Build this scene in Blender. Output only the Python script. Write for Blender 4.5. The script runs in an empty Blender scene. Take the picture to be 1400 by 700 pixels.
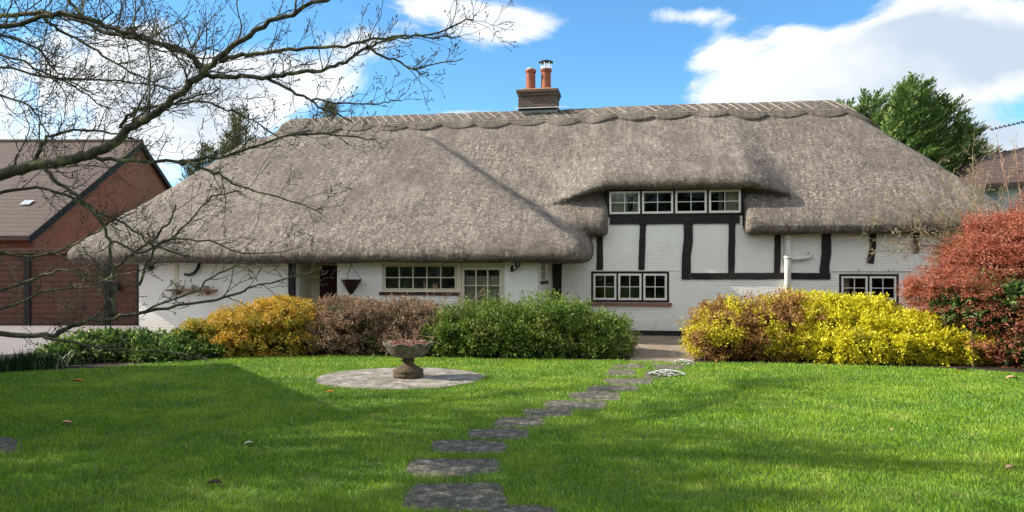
import bpy, math, random
import numpy as np
from mathutils import Vector, Matrix, noise as mnoise

random.seed(7)
rng = np.random.default_rng(7)
R = math.radians
sc = bpy.context.scene
col = sc.collection

# ------------------------------------------------------------------ camera
F = 1000.0          # focal length in pixels of a 1400 x 700 picture
HOR = 372.0         # horizon row
CAMZ = 1.75
cam_d = bpy.data.cameras.new('camera')
cam = bpy.data.objects.new('camera', cam_d)
col.objects.link(cam)
cam.location = (0, 0, CAMZ)
cam.rotation_euler = (R(90), 0, 0)
cam_d.sensor_width = 36
cam_d.lens = 36 * F / 1400
cam_d.shift_y = (HOR - 350) / 1400
cam_d.clip_end = 3000
sc.camera = cam
sc.render.resolution_x = 1024
sc.render.resolution_y = 512

# ------------------------------------------------------------------ sun and sky
SUN_EL = 31.5
SUN_H = Vector((-0.998, 0.055, 0)).normalized()
sun_dir = (SUN_H * math.cos(R(SUN_EL)) + Vector((0, 0, math.sin(R(SUN_EL)))))
sd = bpy.data.lights.new('sun', 'SUN')
sd.energy = 5.0
sd.angle = R(0.5)
sd.color = (1.0, 0.91, 0.79)
sun = bpy.data.objects.new('sun', sd)
col.objects.link(sun)
sun.rotation_euler = sun_dir.to_track_quat('Z', 'Y').to_euler()

world = bpy.data.worlds.new('World')
sc.world = world
world.use_nodes = True
wt = world.node_tree
wt.nodes.clear()


def N(t, typ, **kw):
    n = t.nodes.new(typ)
    for k, v in kw.items():
        setattr(n, k, v)
    return n


def setin(t, sock, v):
    if isinstance(v, bpy.types.NodeSocket):
        t.links.new(v, sock)
    else:
        sock.default_value = v


def M2(t, op, a, b=0.0, c=0.0, clamp=False):
    n = N(t, 'ShaderNodeMath', operation=op)
    n.use_clamp = clamp
    setin(t, n.inputs[0], a)
    setin(t, n.inputs[1], b)
    if op in ('MULTIPLY_ADD',):
        setin(t, n.inputs[2], c)
    return n.outputs[0]


def MIX(t, fac, a, b, blend='MIX'):
    n = N(t, 'ShaderNodeMix', data_type='RGBA', blend_type=blend)
    setin(t, n.inputs['Factor'], fac)
    setin(t, n.inputs[6], a if isinstance(a, bpy.types.NodeSocket) else (*a, 1))
    setin(t, n.inputs[7], b if isinstance(b, bpy.types.NodeSocket) else (*b, 1))
    return n.outputs[2]


def SMOOTH(t, v, lo, hi):
    n = N(t, 'ShaderNodeMapRange', interpolation_type='SMOOTHSTEP')
    setin(t, n.inputs[0], v)
    n.inputs[1].default_value = lo
    n.inputs[2].default_value = hi
    return n.outputs[0]


def RAMP(t, fac, stops):
    n = N(t, 'ShaderNodeValToRGB')
    cr = n.color_ramp
    while len(cr.elements) < len(stops):
        cr.elements.new(0.5)
    for e, (p, c) in zip(cr.elements, stops):
        e.position = p
        e.color = (*c, 1)
    setin(t, n.inputs[0], fac)
    return n.outputs[0]


sky = N(wt, 'ShaderNodeTexSky', sky_type='NISHITA')
sky.sun_disc = False
sky.sun_elevation = R(SUN_EL)
sky.sun_rotation = math.atan2(SUN_H.x, SUN_H.y)
sky.air_density = 1.0
sky.dust_density = 0.3
sky.ozone_density = 3.0
sky.altitude = 100
tc = N(wt, 'ShaderNodeTexCoord')
sx = N(wt, 'ShaderNodeSeparateXYZ')
wt.links.new(tc.outputs['Generated'], sx.inputs[0])
ay = M2(wt, 'MAXIMUM', M2(wt, 'ABSOLUTE', sx.outputs[1]), 0.08)
gx = M2(wt, 'DIVIDE', sx.outputs[0], ay)
gz = M2(wt, 'DIVIDE', sx.outputs[2], ay)
cv = N(wt, 'ShaderNodeCombineXYZ')
setin(wt, cv.inputs[0], gx)
setin(wt, cv.inputs[1], M2(wt, 'MULTIPLY', gz, 1.7))
cv.inputs[2].default_value = 3.1
n1 = N(wt, 'ShaderNodeTexNoise')
n1.inputs['Scale'].default_value = 3.4
n1.inputs['Detail'].default_value = 11
n1.inputs['Roughness'].default_value = 0.62
n1.inputs['Distortion'].default_value = 0.5
wt.links.new(cv.outputs[0], n1.inputs['Vector'])
n2 = N(wt, 'ShaderNodeTexNoise')
n2.inputs['Scale'].default_value = 2.2
n2.inputs['Detail'].default_value = 5
wt.links.new(cv.outputs[0], n2.inputs['Vector'])


def blob(u, v, a, b, amp):
    dx = M2(wt, 'DIVIDE', M2(wt, 'SUBTRACT', gx, (u - 700) / F), a / F)
    dy = M2(wt, 'DIVIDE', M2(wt, 'SUBTRACT', gz, (HOR - v) / F), b / F)
    q = M2(wt, 'ADD', M2(wt, 'MULTIPLY', dx, dx), M2(wt, 'MULTIPLY', dy, dy))
    return M2(wt, 'MULTIPLY', M2(wt, 'EXPONENT', M2(wt, 'MULTIPLY', q, -1.0)), amp)


dens = M2(wt, 'ADD', n1.outputs['Fac'], -0.5)
dens = M2(wt, 'MULTIPLY', dens, 3.5)
# cloud cover added out of view so the sky fill is whiter
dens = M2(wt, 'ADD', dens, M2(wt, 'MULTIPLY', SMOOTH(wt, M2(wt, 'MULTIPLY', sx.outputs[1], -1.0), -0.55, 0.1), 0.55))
for b in [(1180, 110, 190, 60, 0.75), (990, 75, 85, 36, 0.62), (1010, 132, 110, 22, 0.45),
          (1390, 60, 190, 62, 0.85), (1400, 235, 90, 60, 0.55), (1060, 40, 60, 25, 0.15),
          (672, 28, 95, 34, 0.85), (735, 38, 60, 26, 0.45), (600, 10, 70, 18, 0.4), (628, 155, 80, 9, 0.75), (945, 22, 75, 16, 0.75), (1085, 45, 40, 16, 0.5), (1100, 5, 22, 8, 0.4),
          (60, 95, 210, 60, 0.62), (300, 110, 150, 60, 0.55), (440, 118, 75, 34, 0.7), (480, 60, 60, 20, 0.3), (200, 190, 260, 40, 0.6),
          (230, 5, 200, 22, -0.5), (560, 130, 90, 60, -0.55), (850, 110, 85, 80, -0.6), (1120, 12, 70, 14, -0.35),
          (1340, 190, 150, 50, 0.4), (1250, 60, 80, 40, 0.2)]:
    dens = M2(wt, 'ADD', dens, blob(*b))
mask = SMOOTH(wt, dens, 0.10, 0.66)
thick = SMOOTH(wt, dens, 0.45, 1.2)
shade = M2(wt, 'MULTIPLY', thick, SMOOTH(wt, n2.outputs['Fac'], 0.36, 0.62))
shade = M2(wt, 'MAXIMUM', shade, M2(wt, 'MULTIPLY', blob(1370, 185, 110, 45, 0.95), 1.0))
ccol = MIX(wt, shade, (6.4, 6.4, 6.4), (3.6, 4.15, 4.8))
# unseen clouds behind the viewpoint brightened to add fill light on the walls
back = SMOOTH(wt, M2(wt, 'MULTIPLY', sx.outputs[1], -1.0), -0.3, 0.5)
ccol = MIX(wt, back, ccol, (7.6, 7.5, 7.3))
skyc = MIX(wt, 1.0, sky.outputs[0], (0.70, 1.13, 1.30), 'MULTIPLY')
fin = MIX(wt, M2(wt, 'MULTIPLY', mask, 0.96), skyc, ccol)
bg = N(wt, 'ShaderNodeBackground')
bg.inputs['Strength'].default_value = 0.100
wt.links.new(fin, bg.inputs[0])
wo = N(wt, 'ShaderNodeOutputWorld')
wt.links.new(bg.outputs[0], wo.inputs[0])

sc.view_settings.view_transform = 'Standard'
sc.view_settings.look = 'None'
sc.view_settings.gamma = 1
sc.view_settings.exposure = 0.88
sc.view_settings.use_curve_mapping = False


# ================================================================== materials
def new_mat(name):
    m = bpy.data.materials.new(name)
    m.use_nodes = True
    t = m.node_tree
    b = t.nodes['Principled BSDF']
    return m, t, b


def noise(t, scale, detail=4, rough=0.55, vec=None, stretch=None, dist=0.0):
    n = N(t, 'ShaderNodeTexNoise')
    n.inputs['Scale'].default_value = scale
    n.inputs['Detail'].default_value = detail
    n.inputs['Roughness'].default_value = rough
    n.inputs['Distortion'].default_value = dist
    if vec is None:
        vec = N(t, 'ShaderNodeTexCoord').outputs['Object']
    if stretch:
        mp = N(t, 'ShaderNodeMapping')
        mp.inputs['Scale'].default_value = stretch
        t.links.new(vec, mp.inputs[0])
        vec = mp.outputs[0]
    t.links.new(vec, n.inputs['Vector'])
    return n.outputs['Fac']


def bump(t, b, h, dist, strength=1.0):
    n = N(t, 'ShaderNodeBump')
    n.inputs['Distance'].default_value = dist
    n.inputs['Strength'].default_value = strength
    setin(t, n.inputs['Height'], h)
    t.links.new(n.outputs[0], b.inputs['Normal'])
    return n


def simple(name, c, rough=0.8, var=0.15, scale=8, bmp=0.004, metal=0.0, spec=0.3):
    m, t, b = new_mat(name)
    f = noise(t, scale, 5)
    lo = tuple(x * (1 - var) for x in c)
    hi = tuple(min(1, x * (1 + var)) for x in c)
    t.links.new(RAMP(t, f, [(0.3, lo), (0.7, hi)]), b.inputs['Base Color'])
    b.inputs['Roughness'].default_value = rough
    b.inputs['Metallic'].default_value = metal
    b.inputs['Specular IOR Level'].default_value = spec
    if bmp:
        bump(t, b, noise(t, scale * 6, 4), bmp, 0.6)
    return m


def leafmat(name, stops, trans=0.3, clump=None, rough=0.5, patch=None):
    """stops: colours over the per-leaf random value; patch: (scale, colour, lo, hi) leaf colour patches"""
    m, t, b = new_mat(name)
    at = N(t, 'ShaderNodeAttribute', attribute_name='rnd')
    c = RAMP(t, at.outputs['Fac'], stops)
    if patch:
        for (s_, stp, lo, hi) in patch:
            f = SMOOTH(t, noise(t, s_, 3), lo, hi)
            c = MIX(t, f, c, RAMP(t, at.outputs['Fac'], stp))
    t.links.new(c, b.inputs['Base Color'])
    b.inputs['Roughness'].default_value = rough
    b.inputs['Specular IOR Level'].default_value = 0.35
    tr = N(t, 'ShaderNodeBsdfTranslucent')
    t.links.new(c, tr.inputs[0])
    mx = N(t, 'ShaderNodeMixShader')
    mx.inputs[0].default_value = trans
    t.links.new(b.outputs[0], mx.inputs[1])
    t.links.new(tr.outputs[0], mx.inputs[2])
    t.links.new(mx.outputs[0], t.nodes['Material Output'].inputs[0])
    return m


def brickvec(t):
    tc = N(t, 'ShaderNodeTexCoord')
    s = N(t, 'ShaderNodeSeparateXYZ')
    t.links.new(tc.outputs['Object'], s.inputs[0])
    c = N(t, 'ShaderNodeCombineXYZ')
    setin(t, c.inputs[0], M2(t, 'ADD', s.outputs[0], s.outputs[1]))
    # courses that wander a little
    w = noise(t, 0.9, 2, vec=tc.outputs['Object'])
    setin(t, c.inputs[1], M2(t, 'ADD', s.outputs[2], M2(t, 'MULTIPLY', w, 0.10)))
    return c.outputs[0]


def brickmat(name, c1, c2, mortar, bw=0.22, bh=0.075, ms=0.006, bdist=0.006, rough=0.85, dirt=0.2):
    m, t, b = new_mat(name)
    v = brickvec(t)
    br = N(t, 'ShaderNodeTexBrick')
    t.links.new(v, br.inputs['Vector'])
    br.inputs['Scale'].default_value = 1.0
    br.inputs['Brick Width'].default_value = bw
    br.inputs['Row Height'].default_value = bh
    br.inputs['Mortar Size'].default_value = ms
    br.inputs['Mortar Smooth'].default_value = 0.5
    br.inputs['Color1'].default_value = (*c1, 1)
    br.inputs['Color2'].default_value = (*c2, 1)
    br.inputs['Mortar'].default_value = (*mortar, 1)
    f = noise(t, 1.3, 6, 0.65)
    c = MIX(t, M2(t, 'MULTIPLY', SMOOTH(t, f, 0.45, 0.75), dirt), br.outputs['Color'], tuple(x * 0.55 for x in c1))
    t.links.new(c, b.inputs['Base Color'])
    b.inputs['Roughness'].default_value = rough
    h = M2(t, 'SUBTRACT', M2(t, 'MULTIPLY', noise(t, 26, 4, 0.6), 1.2), br.outputs['Fac'])
    bump(t, b, h, bdist, 1.0)
    return m


MAT = {}


def wallmat():
    m, t, b = new_mat('white painted brick')
    v = brickvec(t)
    br = N(t, 'ShaderNodeTexBrick')
    t.links.new(v, br.inputs['Vector'])
    br.inputs['Scale'].default_value = 1.0
    br.inputs['Brick Width'].default_value = 0.26
    br.inputs['Row Height'].default_value = 0.075
    br.inputs['Mortar Size'].default_value = 0.010
    br.inputs['Mortar Smooth'].default_value = 1.0
    f = noise(t, 2.0, 6, 0.6)
    c = RAMP(t, f, [(0.30, (0.86, 0.85, 0.77)), (0.62, (0.90, 0.90, 0.85))])
    # splash dirt just above the ground and rusty stains
    st = SMOOTH(t, noise(t, 3.2, 6, 0.7, stretch=(1, 1, 0.35)), 0.54, 0.76)
    c = MIX(t, M2(t, 'MULTIPLY', st, 0.30), c, (0.55, 0.49, 0.38))
    sz_ = N(t, 'ShaderNodeSeparateXYZ')
    t.links.new(N(t, 'ShaderNodeTexCoord').outputs['Object'], sz_.inputs[0])
    sp = M2(t, 'SUBTRACT', M2(t, 'ADD', M2(t, 'MULTIPLY', noise(t, 4, 5, 0.7), 0.9), 0.15), sz_.outputs[2])
    c = MIX(t, M2(t, 'MULTIPLY', SMOOTH(t, sp, 0.0, 0.5), 0.35), c, (0.40, 0.38, 0.27))
    t.links.new(c, b.inputs['Base Color'])
    b.inputs['Roughness'].default_value = 0.7
    h = M2(t, 'SUBTRACT', M2(t, 'MULTIPLY', noise(t, 14, 5, 0.6), 1.5), M2(t, 'MULTIPLY', br.outputs['Fac'], M2(t, 'ADD', noise(t, 1.6, 3), 0.15)))
    bump(t, b, h, 0.010, 0.9)
    return m


MAT['wall'] = wallmat()
MAT['redbrick'] = brickmat('red brick', (0.38, 0.125, 0.062), (0.26, 0.085, 0.045), (0.28, 0.2, 0.15), dirt=0.35)
MAT['chimbrick'] = brickmat('weathered brown brick', (0.055, 0.045, 0.035), (0.15, 0.075, 0.045), (0.15, 0.135, 0.11), ms=0.012, bdist=0.012, dirt=0.5)


def thatchmat(name, k=1.0, off=0.5):
    m, t, b = new_mat(name)
    obj = N(t, 'ShaderNodeTexCoord').outputs['Object']
    at = N(t, 'ShaderNodeAttribute', attribute_name='rnd')
    f1 = noise(t, 30, 6, 0.8, vec=obj, stretch=(1.15, 0.5, 0.5))
    f2 = noise(t, 0.55, 5, 0.6, vec=obj)
    f3 = noise(t, 5.0, 5, 0.65, vec=obj, stretch=(2.2, 0.45, 0.45))
    v = M2(t, 'ADD', M2(t, 'MULTIPLY', M2(t, 'SUBTRACT', f1, 0.5), 2.1), M2(t, 'MULTIPLY', M2(t, 'SUBTRACT', at.outputs['Fac'], 0.5), 0.95))
    v = M2(t, 'ADD', v, M2(t, 'MULTIPLY', M2(t, 'SUBTRACT', f3, 0.5), 0.75))
    v = M2(t, 'ADD', v, off)
    c = RAMP(t, v, [(0.0, (0.036 * k, 0.031 * k, 0.027 * k)), (0.35, (0.142 * k, 0.122 * k, 0.103 * k)),
                    (0.6, (0.238 * k, 0.207 * k, 0.174 * k)), (0.82, (0.44 * k, 0.388 * k, 0.322 * k)), (1.0, (0.68 * k, 0.61 * k, 0.51 * k))])
    c = MIX(t, M2(t, 'MULTIPLY', SMOOTH(t, f2, 0.42, 0.66), 0.55), c, (0.125, 0.104, 0.088))
    fm = SMOOTH(t, noise(t, 1.7, 6, 0.7, vec=obj, stretch=(1.0, 0.35, 0.35)), 0.50, 0.68)
    c = MIX(t, M2(t, 'MULTIPLY', fm, 0.32), c, (0.42 * k, 0.375 * k, 0.32 * k))
    t.links.new(c, b.inputs['Base Color'])
    b.inputs['Roughness'].default_value = 0.85
    b.inputs['Specular IOR Level'].default_value = 0.2
    h = M2(t, 'ADD', f1, M2(t, 'MULTIPLY', f3, 0.5))
    bump(t, b, h, 0.06, 1.0)
    return m


MAT['thatch'] = thatchmat('weathered grey thatch', 1.06)
MAT['ridge'] = thatchmat('ridge thatch', 1.0, 0.86)
MAT['ligger'] = simple('split hazel rods', (0.52, 0.46, 0.38), 0.7, 0.3, 20, 0)
MAT['timber'] = simple('black painted timber', (0.017, 0.015, 0.015), 0.6, 0.6, 12, 0.014)
MAT['whitepaint'] = simple('white gloss paint', (0.80, 0.79, 0.73), 0.4, 0.05, 6, 0.0005)
MAT['cream'] = simple('cream paint', (0.66, 0.62, 0.46), 0.5, 0.07, 6, 0.001)
MAT['pipe'] = simple('white pipe paint', (0.76, 0.76, 0.70), 0.4, 0.08, 4, 0)
MAT['sill'] = simple('brown tile sill', (0.25, 0.14, 0.085), 0.8, 0.3, 12, 0.004)
MAT['darksill'] = simple('dark brick sill', (0.075, 0.032, 0.028), 0.8, 0.4, 12, 0.006)
MAT['blackmetal'] = simple('black iron', (0.012, 0.012, 0.013), 0.5, 0.3, 30, 0.001)
MAT['door_brown'] = simple('dark brown door paint', (0.035, 0.013, 0.010), 0.5, 0.3, 6, 0.002)
MAT['curtain'] = simple('cream curtain', (0.62, 0.58, 0.46), 0.9, 0.1, 6, 0)
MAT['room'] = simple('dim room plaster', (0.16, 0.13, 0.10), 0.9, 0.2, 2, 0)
MAT['pot'] = simple('terracotta', (0.27, 0.088, 0.050), 0.75, 0.4, 8, 0.002)
MAT['claypot'] = simple('pale clay', (0.36, 0.29, 0.22), 0.8, 0.2, 14, 0.002)
MAT['steel'] = simple('stainless steel', (0.75, 0.76, 0.78), 0.22, 0.05, 4, 0, metal=1.0)
MAT['blacksteel'] = simple('dark cowl steel', (0.05, 0.05, 0.055), 0.35, 0.2, 6, 0, metal=0.6)
MAT['lead'] = simple('lead flashing', (0.38, 0.41, 0.44), 0.5, 0.2, 5, 0.004)
MAT['soil'] = simple('dark soil', (0.028, 0.020, 0.014), 0.95, 0.5, 5, 0.03)
MAT['bark_conifer'] = simple('conifer bark', (0.09, 0.065, 0.045), 0.9, 0.4, 12, 0.01)
MAT['stem'] = simple('shrub stems', (0.10, 0.06, 0.045), 0.9, 0.3, 12, 0.002)
MAT['garagewood'] = simple('dark brown boards', (0.10, 0.045, 0.030), 0.6, 0.3, 5, 0.003)
MAT['basket'] = simple('dark wicker', (0.022, 0.010, 0.009), 0.85, 0.4, 30, 0.006)
MAT['deadleaf_orange'] = simple('orange dead leaf', (0.55, 0.18, 0.03), 0.7, 0.2, 30, 0)
MAT['deadleaf_tan'] = simple('tan dead leaf', (0.50, 0.30, 0.18), 0.7, 0.2, 30, 0)
MAT['deadleaf_dark'] = simple('dark dead leaf', (0.05, 0.018, 0.014), 0.7, 0.2, 30, 0)
MAT['deadleaf_pale'] = simple('pale dead leaf', (0.62, 0.60, 0.52), 0.7, 0.1, 30, 0)


def moss_stone():
    m, t, b = new_mat('mossy stone')
    f = noise(t, 14, 6, 0.7)
    c = RAMP(t, f, [(0.3, (0.035, 0.035, 0.020)), (0.5, (0.11, 0.105, 0.065)), (0.7, (0.26, 0.245, 0.18))])
    t.links.new(c, b.inputs['Base Color'])
    b.inputs['Roughness'].default_value = 0.9
    bump(t, b, noise(t, 30, 6, 0.7), 0.012)
    return m


def base_stone():
    m, t, b = new_mat('brown mossy pedestal')
    f = noise(t, 22, 6, 0.75)
    c = RAMP(t, f, [(0.3, (0.022, 0.018, 0.010)), (0.5, (0.085, 0.062, 0.034)), (0.72, (0.22, 0.16, 0.09))])
    t.links.new(c, b.inputs['Base Color'])
    b.inputs['Roughness'].default_value = 0.95
    bump(t, b, noise(t, 40, 6, 0.75), 0.02)
    return m


def slabmat(name, lo, mid, hi, sc_=6.0):
    m, t, b = new_mat(name)
    f = noise(t, sc_, 8, 0.72)
    g = noise(t, sc_ * 7, 5, 0.7)
    v = M2(t, 'ADD', M2(t, 'MULTIPLY', f, 0.6), M2(t, 'MULTIPLY', g, 0.4))
    c = RAMP(t, v, [(0.36, lo), (0.5, mid), (0.62, hi)])
    t.links.new(c, b.inputs['Base Color'])
    b.inputs['Roughness'].default_value = 0.9
    bump(t, b, v, 0.02)
    return m


MAT['urn'] = moss_stone()
MAT['pedestal'] = base_stone()
MAT['slab'] = slabmat('weathered round paving', (0.05, 0.046, 0.03), (0.20, 0.18, 0.145), (0.45, 0.42, 0.37), 3.5)
MAT['step'] = slabmat('stepping stone', (0.018, 0.019, 0.010), (0.085, 0.078, 0.052), (0.33, 0.29, 0.23), 9)
MAT['path'] = slabmat('brown brick path', (0.12, 0.09, 0.06), (0.22, 0.17, 0.12), (0.33, 0.26, 0.19), 1.5)
MAT['gravel'] = slabmat('gravel', (0.07, 0.06, 0.06), (0.20, 0.175, 0.17), (0.38, 0.34, 0.33), 16)


def lawnmat():
    m, t, b = new_mat('lawn soil and grass base')
    f = noise(t, 30, 6, 0.7)
    c = RAMP(t, f, [(0.3, (0.05, 0.09, 0.012)), (0.7, (0.11, 0.19, 0.025))])
    t.links.new(c, b.inputs['Base Color'])
    b.inputs['Roughness'].default_value = 0.95
    bump(t, b, noise(t, 60, 4), 0.02)
    return m


MAT['lawn'] = lawnmat()


def tilemat():
    m, t, b = new_mat('brown roof tiles')
    tc = N(t, 'ShaderNodeTexCoord')
    s = N(t, 'ShaderNodeSeparateXYZ')
    t.links.new(tc.outputs['Object'], s.inputs[0])
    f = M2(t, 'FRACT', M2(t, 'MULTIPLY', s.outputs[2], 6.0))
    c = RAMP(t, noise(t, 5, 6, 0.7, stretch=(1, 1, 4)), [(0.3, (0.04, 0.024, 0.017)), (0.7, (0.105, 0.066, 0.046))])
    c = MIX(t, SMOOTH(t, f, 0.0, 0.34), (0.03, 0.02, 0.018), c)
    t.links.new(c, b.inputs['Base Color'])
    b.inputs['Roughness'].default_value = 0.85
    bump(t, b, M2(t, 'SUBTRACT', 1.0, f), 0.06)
    return m


MAT['tiles'] = tilemat()


def barkmat(name='lichen bark', dark=(0.028, 0.024, 0.020), mid=(0.10, 0.095, 0.06), lich=(0.30, 0.31, 0.12)):
    m, t, b = new_mat(name)
    f = noise(t, 14, 6, 0.7)
    c = RAMP(t, f, [(0.35, dark), (0.6, mid)])
    g = SMOOTH(t, noise(t, 5, 5, 0.7), 0.50, 0.66)
    c = MIX(t, M2(t, 'MULTIPLY', g, 0.65), c, lich)
    t.links.new(c, b.inputs['Base Color'])
    b.inputs['Roughness'].default_value = 0.9
    bump(t, b, noise(t, 40, 5), 0.01)
    return m


MAT['bark'] = barkmat()
MAT['paletwig'] = barkmat('pale twigs', (0.10, 0.075, 0.05), (0.30, 0.24, 0.14), (0.50, 0.45, 0.22))
MAT['redtwig'] = barkmat('reddish dead twigs', (0.16, 0.07, 0.05), (0.40, 0.24, 0.17), (0.55, 0.40, 0.28))


def glassmat():
    m, t, b = new_mat('window glass')
    for n in list(t.nodes):
        if n.type == 'BSDF_PRINCIPLED':
            t.nodes.remove(n)
    tr = N(t, 'ShaderNodeBsdfTransparent')
    tr.inputs[0].default_value = (0.82, 0.86, 0.84, 1)
    gl = N(t, 'ShaderNodeBsdfGlossy')
    gl.inputs['Roughness'].default_value = 0.02
    bp = N(t, 'ShaderNodeBump')
    bp.inputs['Distance'].default_value = 0.01
    bp.inputs['Strength'].default_value = 0.35
    setin(t, bp.inputs['Height'], noise(t, 3.5, 2))
    t.links.new(bp.outputs[0], gl.inputs['Normal'])
    fr = N(t, 'ShaderNodeFresnel')
    fr.inputs[0].default_value = 1.6
    mx = N(t, 'ShaderNodeMixShader')
    setin(t, mx.inputs[0], M2(t, 'MULTIPLY', fr.outputs[0], 1.3, clamp=True))
    t.links.new(tr.outputs[0], mx.inputs[1])
    t.links.new(gl.outputs[0], mx.inputs[2])
    t.links.new(mx.outputs[0], t.nodes['Material Output'].inputs[0])
    return m


MAT['glass'] = glassmat()


# ================================================================== mesh helpers
def P(u, v, Y):
    return Vector(((u - 700) / F * Y, Y, CAMZ + (HOR - v) / F * Y))


def G(u, v):
    """point of the flat ground seen at pixel u, v"""
    Y = CAMZ * F / (v - HOR)
    return Vector(((u - 700) / F * Y, Y, 0))


def tag(o, label=None, cat=None, group=None, kind=None):
    if label:
        o['label'] = label
    if cat:
        o['category'] = cat
    if group:
        o['group'] = group
    if kind:
        o['kind'] = kind
    return o


def empty(name, loc, rz=0.0):
    o = bpy.data.objects.new(name, None)
    col.objects.link(o)
    o.location = loc
    o.rotation_euler = (0, 0, rz)
    o.empty_display_size = 0.2
    return o


def link(name, me, mat, parent=None, loc=None):
    if mat is not None:
        me.materials.append(mat)
    o = bpy.data.objects.new(name, me)
    col.objects.link(o)
    if parent is not None:
        o.parent = parent
    if loc is not None:
        o.location = loc
    return o


def npmesh(name, V, Fc, mat, parent=None, loc=None, smooth=False, rnd=None):
    V = np.asarray(V, dtype=np.float32)
    if loc is not None:
        V = V - np.asarray(loc, dtype=np.float32)
    Fc = np.asarray(Fc, dtype=np.int32)
    nf, k = Fc.shape
    me = bpy.data.meshes.new(name)
    me.vertices.add(len(V))
    me.vertices.foreach_set('co', V.ravel())
    me.loops.add(nf * k)
    me.loops.foreach_set('vertex_index', Fc.ravel())
    me.polygons.add(nf)
    me.polygons.foreach_set('loop_start', np.arange(0, nf * k, k, dtype=np.int32))
    me.polygons.foreach_set('loop_total', np.full(nf, k, dtype=np.int32))
    me.polygons.foreach_set('use_smooth', np.full(nf, smooth, dtype=bool))
    if rnd is not None:
        a = me.attributes.new('rnd', 'FLOAT', 'FACE')
        a.data.foreach_set('value', np.asarray(rnd, dtype=np.float32))
    me.update(calc_edges=True)
    return link(name, me, mat, parent, loc)


class MB:
    def __init__(self):
        self.v = []
        self.f = []

    def add(self, vs, fs):
        o = len(self.v)
        self.v += [tuple(x) for x in vs]
        self.f += [tuple(i + o for i in f) for f in fs]
        return self

    def box(self, x0, x1, y0, y1, z0, z1):
        vs = [(x0, y0, z0), (x1, y0, z0), (x1, y1, z0), (x0, y1, z0), (x0, y0, z1), (x1, y0, z1), (x1, y1, z1), (x0, y1, z1)]
        return self.add(vs, [(0, 3, 2, 1), (4, 5, 6, 7), (0, 1, 5, 4), (1, 2, 6, 5), (2, 3, 7, 6), (3, 0, 4, 7)])

    def prism(self, poly, y0, y1):
        """poly in the x-z plane, extruded along y"""
        n = len(poly)
        vs = [(x, y0, z) for x, z in poly] + [(x, y1, z) for x, z in poly]
        fs = [tuple(range(n)), tuple(range(2 * n - 1, n - 1, -1))]
        for i in range(n):
            j = (i + 1) % n
            fs.append((i, i + n, j + n, j))
        return self.add(vs, fs)

    def slab(self, poly, z0, z1):
        n = len(poly)
        vs = [(x, y, z0) for x, y in poly] + [(x, y, z1) for x, y in poly]
        fs = [tuple(range(n - 1, -1, -1)), tuple(range(n, 2 * n))]
        for i in range(n):
            j = (i + 1) % n
            fs.append((i, j, j + n, i + n))
        return self.add(vs, fs)

    def tube(self, pts, rad, sides=8, caps=True):
        pts = [Vector(p) for p in pts]
        if not hasattr(rad, '__len__'):
            rad = [rad] * len(pts)
        rings = []
        ref = Vector((0.13, 0.31, 0.94)).normalized()
        for i, p in enumerate(pts):
            a = pts[max(0, i - 1)]
            b = pts[min(len(pts) - 1, i + 1)]
            d = (b - a)
            if d.length < 1e-9:
                d = Vector((0, 0, 1))
            d.normalize()
            if abs(d.dot(ref)) > 0.98:
                r2 = Vector((1, 0, 0))
            else:
                r2 = ref
            x = d.cross(r2).normalized()
            y = d.cross(x)
            rings.append([p + (x * math.cos(2 * math.pi * k / sides) + y * math.sin(2 * math.pi * k / sides)) * rad[i] for k in range(sides)])
        vs = [v for r in rings for v in r]
        fs = []
        for i in range(len(pts) - 1):
            for k in range(sides):
                k2 = (k + 1) % sides
                fs.append((i * sides + k, i * sides + k2, (i + 1) * sides + k2, (i + 1) * sides + k))
        if caps and sides > 2:
            fs.append(tuple(range(sides - 1, -1, -1)))
            fs.append(tuple((len(pts) - 1) * sides + k for k in range(sides)))
        return self.add(vs, fs)

    def lathe(self, cx, cy, prof, n=24, wob=None):
        vs = []
        for (r, z) in prof:
            for k in range(n):
                a = 2 * math.pi * k / n
                rr, zz = r, z
                if wob:
                    rr, zz = wob(r, z, a)
                vs.append((cx + rr * math.cos(a), cy + rr * math.sin(a), zz))
        fs = []
        for i in range(len(prof) - 1):
            for k in range(n):
                k2 = (k + 1) % n
                fs.append((i * n + k, i * n + k2, (i + 1) * n + k2, (i + 1) * n + k))
        fs.append(tuple(range(n - 1, -1, -1)))
        fs.append(tuple((len(prof) - 1) * n + k for k in range(n)))
        return self.add(vs, fs)

    def build(self, name, mat, parent=None, loc=None, smooth=False, bevel=0.0):
        me = bpy.data.meshes.new(name)
        vs = self.v
        if loc is not None:
            vs = [(x - loc[0], y - loc[1], z - loc[2]) for x, y, z in vs]
        me.from_pydata(vs, [], self.f)
        me.update()
        if smooth:
            me.polygons.foreach_set('use_smooth', [True] * len(me.polygons))
        o = link(name, me, mat, parent, loc)
        if bevel:
            m = o.modifiers.new('bevel', 'BEVEL')
            m.width = bevel
            m.segments = 2
            m.limit_method = 'ANGLE'
        return o


def vnoise(p, seed=0.0):
    return mnoise.noise(Vector((p[0] + seed, p[1] + seed * 1.7, p[2] - seed)))


# ================================================================== setting: ground
MB().add([(-900, -600, -0.012), (900, -600, -0.012), (900, 1500, -0.012), (-900, 1500, -0.012)], [(0, 1, 2, 3)]).build('ground', MAT['lawn'])['kind'] = 'structure'

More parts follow.
